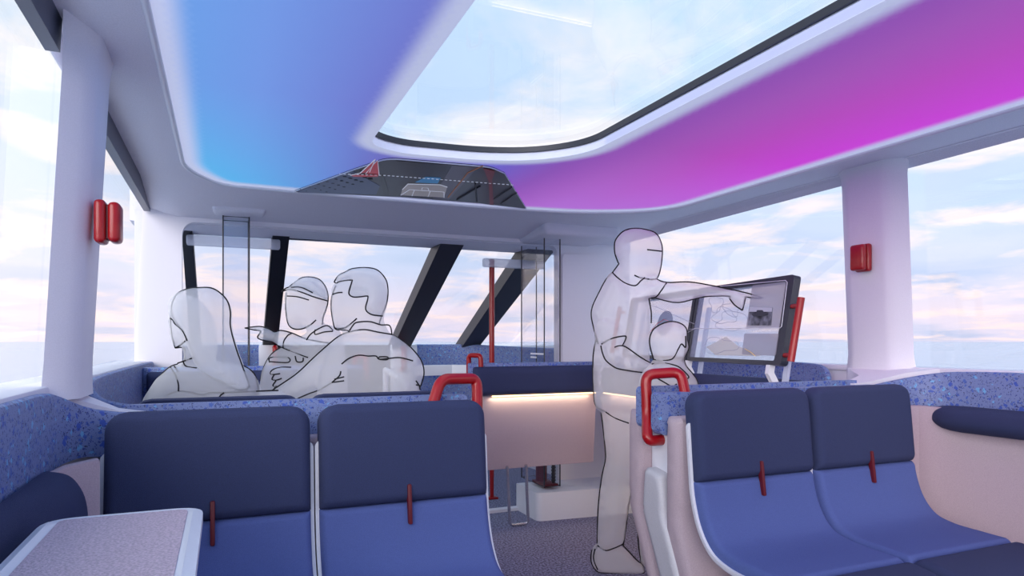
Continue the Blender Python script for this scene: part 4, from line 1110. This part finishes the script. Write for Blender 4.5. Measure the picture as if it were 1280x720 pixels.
parts = [puff(catmull(head), DM, .085, 26, 5), puff(catmull(torso), DM, .12, 34, 8), puff(catmull(leg1), DM, .075, 22, 6), puff(catmull(shoe1), DM, .05, 12, 5),
         puff(catmull(leg2), DM+.12, .07, 14, 6), puff(catmull(shoe2), DM+.12, .045, 8, 4), puff(arm, arm_d, .045, 10, 4), puff(catmull(arm2), DM-.09, .05, 14, 5)]
body = skin('body', parts, .009, t)
W = .0036
lines = [([(811, 349), (800, 347), (793, 344)], DM), ([(806, 347), (801, 351), (794, 357), (782, 354), (772, 347), (766, 341)], DM), ([(809, 312), (818, 313), (827, 314)], DM),
         ([(833, 354), (826, 364), (820, 371), (811, 373)], DM), ([(811, 373), (814, 390), (814, 404)], DM),
         ([(752, 430), (765, 423), (781, 420), (782, 424), (778, 432)], DM-.1), ([(768, 434), (775, 432), (783, 434), (800, 446), (815, 455)], DM-.1),
         ([(757, 515), (770, 523), (786, 529)], DM), ([(747, 682), (757, 688), (768, 685), (779, 680)], DM), ([(744, 686), (742, 698), (747, 712)], DM)]
ol = strokes(lines, [body], W, t, 'inner_lines')
s_ = [sil([(773, 329), (769, 318), (768, 308), (770, 299), (778, 290), (788, 286), (802, 286), (819, 291), (826, 302), (828, 314), (826, 334), (821, 348), (811, 349)], False, DM, W),
      sil([(774, 329), (766, 340), (757, 350), (748, 367), (741, 382), (739, 394), (742, 410), (746, 424), (748, 430)], False, DM, W),
      sil([(745, 425), (742, 440), (741, 460), (742, 490), (745, 507), (757, 515)], False, DM, W),
      sil([(751, 512), (755, 545), (757, 572), (753, 592), (749, 620), (747, 650), (746, 684), (740, 688), (739, 702), (745, 713), (755, 716), (780, 717), (803, 717), (804, 708), (795, 699), (779, 682)], False, DM, W),
      sil([(779, 682), (783, 655), (786, 630), (790, 612)], False, DM, W),
      sil([(821, 349), (834, 353), (862, 352.5), (890, 357), (920, 363), (940, 368)], False, arm_d, W), sil([(940, 368), (953, 372.5), (942, 372.5), (932, 371)], False, arm_d, W), sil([(932, 371), (930, 380), (928, 388)], False, arm_d, W), sil([(928, 388), (918, 381), (912, 373)], False, arm_d, W), sil([(912, 372), (910, 370), (880, 371), (850, 378), (832, 376), (820, 372)], False, arm_d, W),
      sil([(751, 432), (753, 441), (757, 450), (765, 457), (773, 461), (790, 464), (806, 466)], False, DM-.16, W),
      sil([(797, 655), (798, 680), (801, 700), (802, 706), (812, 711), (832, 713)], False, DM+.12, W)]
inks(s_, t); adopt(t)

# --- child
t = thing('person', 'small outlined white figure of a child in a collared top before the displays', 'person', PD(838, 715, 3.27).to_2d().to_3d())
DC = 3.24
headc = [(817, 446), (813, 435), (812, 424), (816, 413), (825, 406), (838, 402), (850, 404), (858, 411), (859, 425), (861, 435), (856, 445), (852, 452), (835, 454), (822, 453)]
bodyc = [(820, 446), (812, 455), (802, 466), (797, 490), (796, 530), (800, 560), (808, 590), (860, 590), (870, 560), (873, 520), (873, 482), (868, 470), (858, 458), (853, 448), (836, 444)]
legc = [(806, 570), (803, 640), (806, 705), (822, 712), (830, 700), (830, 640), (832, 585)]
legc2 = [(834, 585), (836, 640), (838, 706), (852, 712), (860, 700), (862, 640), (864, 570)]
parts = [puff(catmull(headc), DC, .075, 22, 5), puff(catmull(bodyc), DC, .085, 26, 7), puff(catmull(legc), DC, .05, 13, 5), puff(catmull(legc2), DC+.05, .05, 13, 5)]
fz = lambda px, d: PD(px, 500, d)
for px, d in ((816, DC), (848, DC+.05)):
    p = fz(px, d); p.z = .035; q_ = fz(px, d+.12); q_.z = .03; parts.append(taper(p, q_+RT*.06, .04, .032))
body = skin('body', parts, .009, t)
lines = [([(817, 449), (824, 451), (836, 450), (842, 447), (848, 436), (852, 430), (857, 434), (857, 420)], DC), ([(815, 455), (830, 454), (845, 457), (853, 462), (861, 471), (857, 474)], DC), ([(820, 472), (829, 477), (840, 483), (846, 480)], DC)]
strokes(lines, [body], W, t, 'inner_lines')
inks([sil([(818, 454), (816, 446), (813, 435), (812, 424), (816, 413), (825, 406), (838, 402), (850, 404), (858, 411), (859, 425), (861, 435), (856, 445), (852, 452)], False, DC, W), sil([(855, 450), (858, 458), (868, 470), (873, 482), (873, 500)], False, DC, W)], t); adopt(t)

# seated helper: thighs and shins so that the figures rest on their seats
def legs(px_c, d, spread, zseat=.58):
    out = []
    for sg in (-1, 1):
        c = PD(px_c, 427, d); x = c.x+sg*spread; y = c.y
        hip = Vector((x, y+.02, zseat+.07)); knee = Vector((x+sg*.02, y+.40, zseat+.055)); ank = Vector((x+sg*.02, y+.44, .09)); toe = Vector((x+sg*.03, y+.60, .05))
        out += [taper(hip, knee, .075, .055), taper(knee, ank, .055, .038), taper(ank, toe, .04, .032)]
    return out
W2 = .0028
# --- long-haired woman
t = thing('person', 'seated outlined white figure with long straight hair at the left window, seen from behind', 'person', (0, 0, 0))
DW = 2.50; t.location = PD(255, 427, DW).to_2d().to_3d()
face = [(215, 385), (213, 400), (215, 420), (219, 434), (230, 434), (231, 448), (228, 456), (262, 462), (270, 430), (262, 390), (235, 368)]
bod = [(222, 455), (212, 459), (200, 470), (190, 484), (181, 500), (186, 560), (200, 640), (320, 640), (326, 560), (325, 490), (322, 474), (314, 463), (304, 457), (280, 452), (250, 450)]
armw = [(208, 500), (210, 494), (222, 489), (236, 490), (254, 493), (270, 490), (300, 489), (330, 488), (352, 488), (362, 500), (330, 507), (280, 510), (250, 510), (236, 504)]
parts = [puff(catmull(face), DW, .075, 24, 5), puff(catmull(bod), DW, .105, 36, 9), puff(catmull(armw), DW+.02, .04, 9, 5)]+legs(258, DW-.04, .085)
body = skin('body', parts, .009, t)
hair_p = [(214, 386), (217, 374), (223, 366), (235, 361), (250, 359.5), (264, 360), (275, 366), (284, 376), (288, 390), (288, 408), (294, 432), (303, 458), (311, 480), (310, 485), (304, 487), (296, 487), (282, 480), (263, 471), (248, 458), (240, 440), (234, 424), (227, 412), (217, 398)]
hair = skin('hair', [puff(catmull(hair_p), DW-.03, .09, 24, 5)], .009, t)
lines = [([(213, 398), (216, 400), (219, 405), (228, 413), (234, 426)], DW-.05), ([(219, 435), (226, 431), (233, 425)], DW-.05), ([(222, 454), (228, 452), (242, 447)], DW-.05), ([(229, 452), (233, 458), (246, 460)], DW-.05), ([(213, 459), (220, 470), (223, 480), (223, 489)], DW-.06), ([(218, 458), (222, 464)], DW-.06), ([(256, 497), (250, 503), (246, 510)], DW-.03), ([(280, 491), (276, 494), (273, 498)], DW-.03)]
strokes(lines, [body, hair], W2, t, 'inner_lines')
inks([sil(hair_p, True, DW-.03, W2), sil([(214, 392), (213, 402), (215, 420), (219, 435)], False, DW, W2), sil([(219, 435), (229, 434.5), (231, 440), (231, 452)], False, DW, W2), sil([(222, 455), (212, 459), (200, 470), (190, 483), (181, 500)], False, DW, W2),
       sil([(304, 457), (314, 463), (320, 472), (323, 488)], False, DW, W2), sil([(208, 500), (210, 494), (222, 489), (236, 490), (254, 494), (262, 491), (280, 491), (320, 489), (348, 488)], False, DW-.02, W2), sil([(208, 500), (230, 503), (250, 511)], False, DW-.02, W2)], t); adopt(t)

# --- boy with cap
t = thing('person', 'seated outlined white figure in a peaked cap pointing out of the left window', 'person', (0, 0, 0))
DB = 2.77; t.location = PD(380, 427, DB).to_2d().to_3d()
hb = [(358, 362), (357, 385), (361, 407), (370, 412), (382, 410), (388, 420), (404, 416), (404, 402), (408, 388), (410, 370), (400, 356), (380, 350)]
bb = [(398, 404), (388, 412), (376, 420), (352, 434), (340, 442), (331, 456), (325, 478), (326, 540), (336, 620), (430, 620), (436, 540), (432, 440), (424, 412), (412, 406)]
ab = [(306, 410), (324, 408), (336, 411), (344, 416), (349, 413), (364, 416), (382, 423), (410, 428), (412, 440), (392, 448), (372, 440), (352, 434), (341, 427), (333, 426), (322, 422), (325, 415), (318, 412)]
hand = [(340, 459), (348, 457), (364, 459), (372, 466), (362, 482), (346, 492), (340, 486), (343, 478), (338, 470)]
parts = [puff(catmull(hb), DB, .072, 20, 5), puff(catmull(bb), DB, .09, 30, 8), puff(ab, lambda x, y: DB-.05-.0*(410-x), .036, 8, 3.5), puff(catmull(hand), DB-.09, .03, 9, 3.5)]+legs(382, DB-.04, .075)
body = skin('body', parts, .008, t)
cap_p = [(352, 364.5), (358, 360), (365, 358), (370, 352), (378, 347), (390, 346.5), (400, 350), (407, 359), (410, 370), (409, 376), (395, 369), (378, 363), (362, 362)]
cap = skin('cap', [puff(catmull(cap_p), DB-.02, .08, 12, 4)], .007, t)
lines = [([(352, 364.5), (362, 362), (376, 365), (392, 371), (409, 376)], DB), ([(364, 359), (376, 359), (391, 366)], DB), ([(359, 370), (372, 371), (386, 375)], DB), ([(357, 385), (360, 404), (367, 411), (378, 411), (388, 406), (395, 400)], DB), ([(383, 425), (388, 418), (398, 411), (409, 407), (416, 413)], DB), ([(394, 412), (394, 418), (405, 415), (416, 414)], DB),
         ([(354, 434), (355, 426), (360, 419), (364, 417)], DB-.06), ([(337, 453), (338, 447), (360, 447), (360, 453), (338, 452)], DB-.06), ([(369, 445), (371, 452), (378, 452), (379, 447)], DB-.06),
         ([(352, 434), (366, 440), (385, 447)], DB-.06), ([(364, 459), (352, 459), (341, 462), (338, 467), (343, 468), (350, 467)], DB-.1), ([(343, 468), (340, 474), (346, 475), (352, 473)], DB-.1), ([(345, 476), (341, 482), (347, 483)], DB-.1), ([(344, 484), (342, 488), (346, 488)], DB-.1)]
strokes(lines, [body, cap], W2, t, 'inner_lines')
inks([sil([(362, 358), (370, 352), (378, 347), (390, 346.5), (400, 350), (407, 359), (410, 370), (409, 382), (404, 396), (403, 406)], False, DB, W2), sil([(352, 364.5), (358, 360), (366, 358)], False, DB-.02, W2), sil([(358, 366), (357, 380), (358, 395)], False, DB, W2),
       sil([(306, 410), (324, 408), (336, 411), (344, 416)], False, DB-.05, W2), sil([(306, 410), (318, 412.5), (326, 414), (322, 422), (332, 426), (341, 425)], False, DB-.05, W2), sil([(341, 427), (345, 417), (350, 413), (364, 416), (384, 424), (412, 429)], False, DB-.05, W2),
       sil([(352, 434), (340, 442), (331, 456), (325, 476)], False, DB, W2)], t); adopt(t)

# --- man embracing the boy
t = thing('person', 'seated outlined white figure of a short-haired adult with an arm round the capped figure', 'person', (0, 0, 0))
DA = 2.62; t.location = PD(465, 427, DA).to_2d().to_3d()
ha = [(417, 356), (415, 370), (414, 385), (416, 400), (420, 411), (432, 413), (440, 420), (484, 420), (480, 400), (484, 380), (483, 360), (468, 344), (440, 342)]
ba = [(434, 414), (448, 410), (470, 410), (490, 417), (506, 428), (519, 440), (528, 454), (530, 468), (526, 484), (520, 560), (516, 640), (400, 640), (398, 560), (396, 490), (404, 450), (412, 430)]
aa = [(436, 412), (424, 420), (411, 430), (392, 447), (372, 466), (352, 480), (338, 489), (346, 506), (362, 503), (384, 493), (404, 485), (422, 476), (440, 462), (452, 436), (448, 418)]
parts = [puff(catmull(ha), DA, .082, 24, 5), puff(catmull(ba), DA, .11, 36, 9), puff(catmull(aa), lambda x, y: DA+.02+.06*max(0, (440-x)/100), .05, 14, 5)]+legs(465, DA-.02, .10)
body = skin('body', parts, .009, t)
hair_p = [(418, 352), (424, 344), (432, 340), (440, 336), (455, 334.5), (468, 336), (476, 341), (483, 351), (485, 365), (482, 380), (477, 397), (464, 393), (457, 387), (460, 371), (450, 370), (442, 372), (436, 366), (440, 351), (422, 353)]
hair = skin('hair', [puff(hair_p, DA-.01, .09, 14, 4)], .007, t)
lines = [([(421, 354), (425, 352), (439, 350), (440, 352), (436, 366), (441, 371), (450, 371), (459, 370), (460, 373), (457, 386), (464, 393), (478, 395)], DA), ([(416, 368), (422, 366), (428, 365.5)], DA), ([(418, 410), (430, 410), (438, 405), (446, 398)], DA),
         ([(437, 413), (441, 407), (446, 403), (462, 402), (476, 406), (487, 407), (490, 418)], DA), ([(411, 430), (424, 420), (440, 414), (456, 412), (472, 415), (490, 418)], DA), ([(424, 412), (434, 413), (437, 415)], DA), ([(427, 455), (436, 448), (448, 444), (460, 445), (470, 445), (474, 449), (486, 448), (500, 447), (516, 451)], DA), ([(474, 446), (484, 446), (484, 449.5), (474, 449), (474, 446)], DA),
         ([(415, 478), (424, 470), (426, 464)], DA), ([(415, 478), (430, 476)], DA), ([(418, 474), (430, 471)], DA), ([(520, 476), (524, 482), (525, 487)], DA), ([(520, 481), (525, 482)], DA)]
strokes(lines, [body, hair], W2, t, 'inner_lines')
inks([sil([(421, 354), (418, 352), (424, 344), (432, 340), (440, 336), (455, 334.5), (468, 336), (476, 341), (483, 351), (485, 365), (483, 380), (477, 395), (474, 405)], False, DA, W2), sil([(420, 357), (415, 370), (414, 385), (416, 400), (419, 411), (426, 412)], False, DA, W2),
       sil([(490, 418), (506, 428), (519, 440), (528, 454), (530, 468), (526, 482), (523, 487)], False, DA, W2), sil([(411, 430), (392, 447), (372, 466), (352, 480), (340, 488)], False, DA-.0, W2), sil([(362, 503), (384, 493), (400, 487), (415, 478)], False, DA, W2)], t); adopt(t)

# ------------------------------------------------------------------ strip lights of the cabin and an added fill sun
def area(name, loc, rot, sx, sy, e, col, shape='RECTANGLE'):
    l = bpy.data.lights.new(name, 'AREA'); l.shape = shape; l.size = sx; l.size_y = sy; l.energy = e; l.color = col
    o = bpy.data.objects.new(name, l); C.objects.link(o); o.location = loc; o.rotation_euler = rot; return o
# light strips under the benches
area('bench_strip_light', (1.85, FB+.02, .856), (math.radians(0), 0, 0), .7, .02, .5, (1, .78, .5))
area('side_strip_light', (XS+.02, 3.0, .856), (0, 0, 0), .02, 1.5, .9, (1, .78, .5))
area('skirting_strip_light', (2.66, 3.1, .30), (0, math.radians(-30), 0), .02, 1.5, .8, (1, .82, .6))
sun = bpy.data.lights.new('fill_sun', 'SUN'); sun.energy = 3.4; sun.angle = math.radians(60); sun.color = (1, .92, .86)  # broad soft sun from aft port, added to brighten seats and figures
so = bpy.data.objects.new('fill_sun', sun); C.objects.link(so); so.rotation_euler = Vector((.66, .66, -.17)).to_track_quat('-Z', 'Y').to_euler()

# ------------------------------------------------------------------ camera
cam = bpy.data.cameras.new('camera'); co = bpy.data.objects.new('camera', cam); C.objects.link(co)
co.location = EYE; co.rotation_euler = (math.radians(90), 0, -PSI); cam.sensor_width = 36; cam.lens = FL/1280*36; cam.shift_y = 67/1280; cam.clip_start = .02; cam.clip_end = 20000
sc = bpy.context.scene; sc.camera = co
sc.view_settings.view_transform = 'Standard'; sc.view_settings.look = 'None'; sc.view_settings.gamma = 1; sc.view_settings.use_curve_mapping = False
sc.view_settings.exposure = .56
sc.cycles.max_bounces = 10; sc.cycles.transparent_max_bounces = 32; sc.cycles.diffuse_bounces = 6
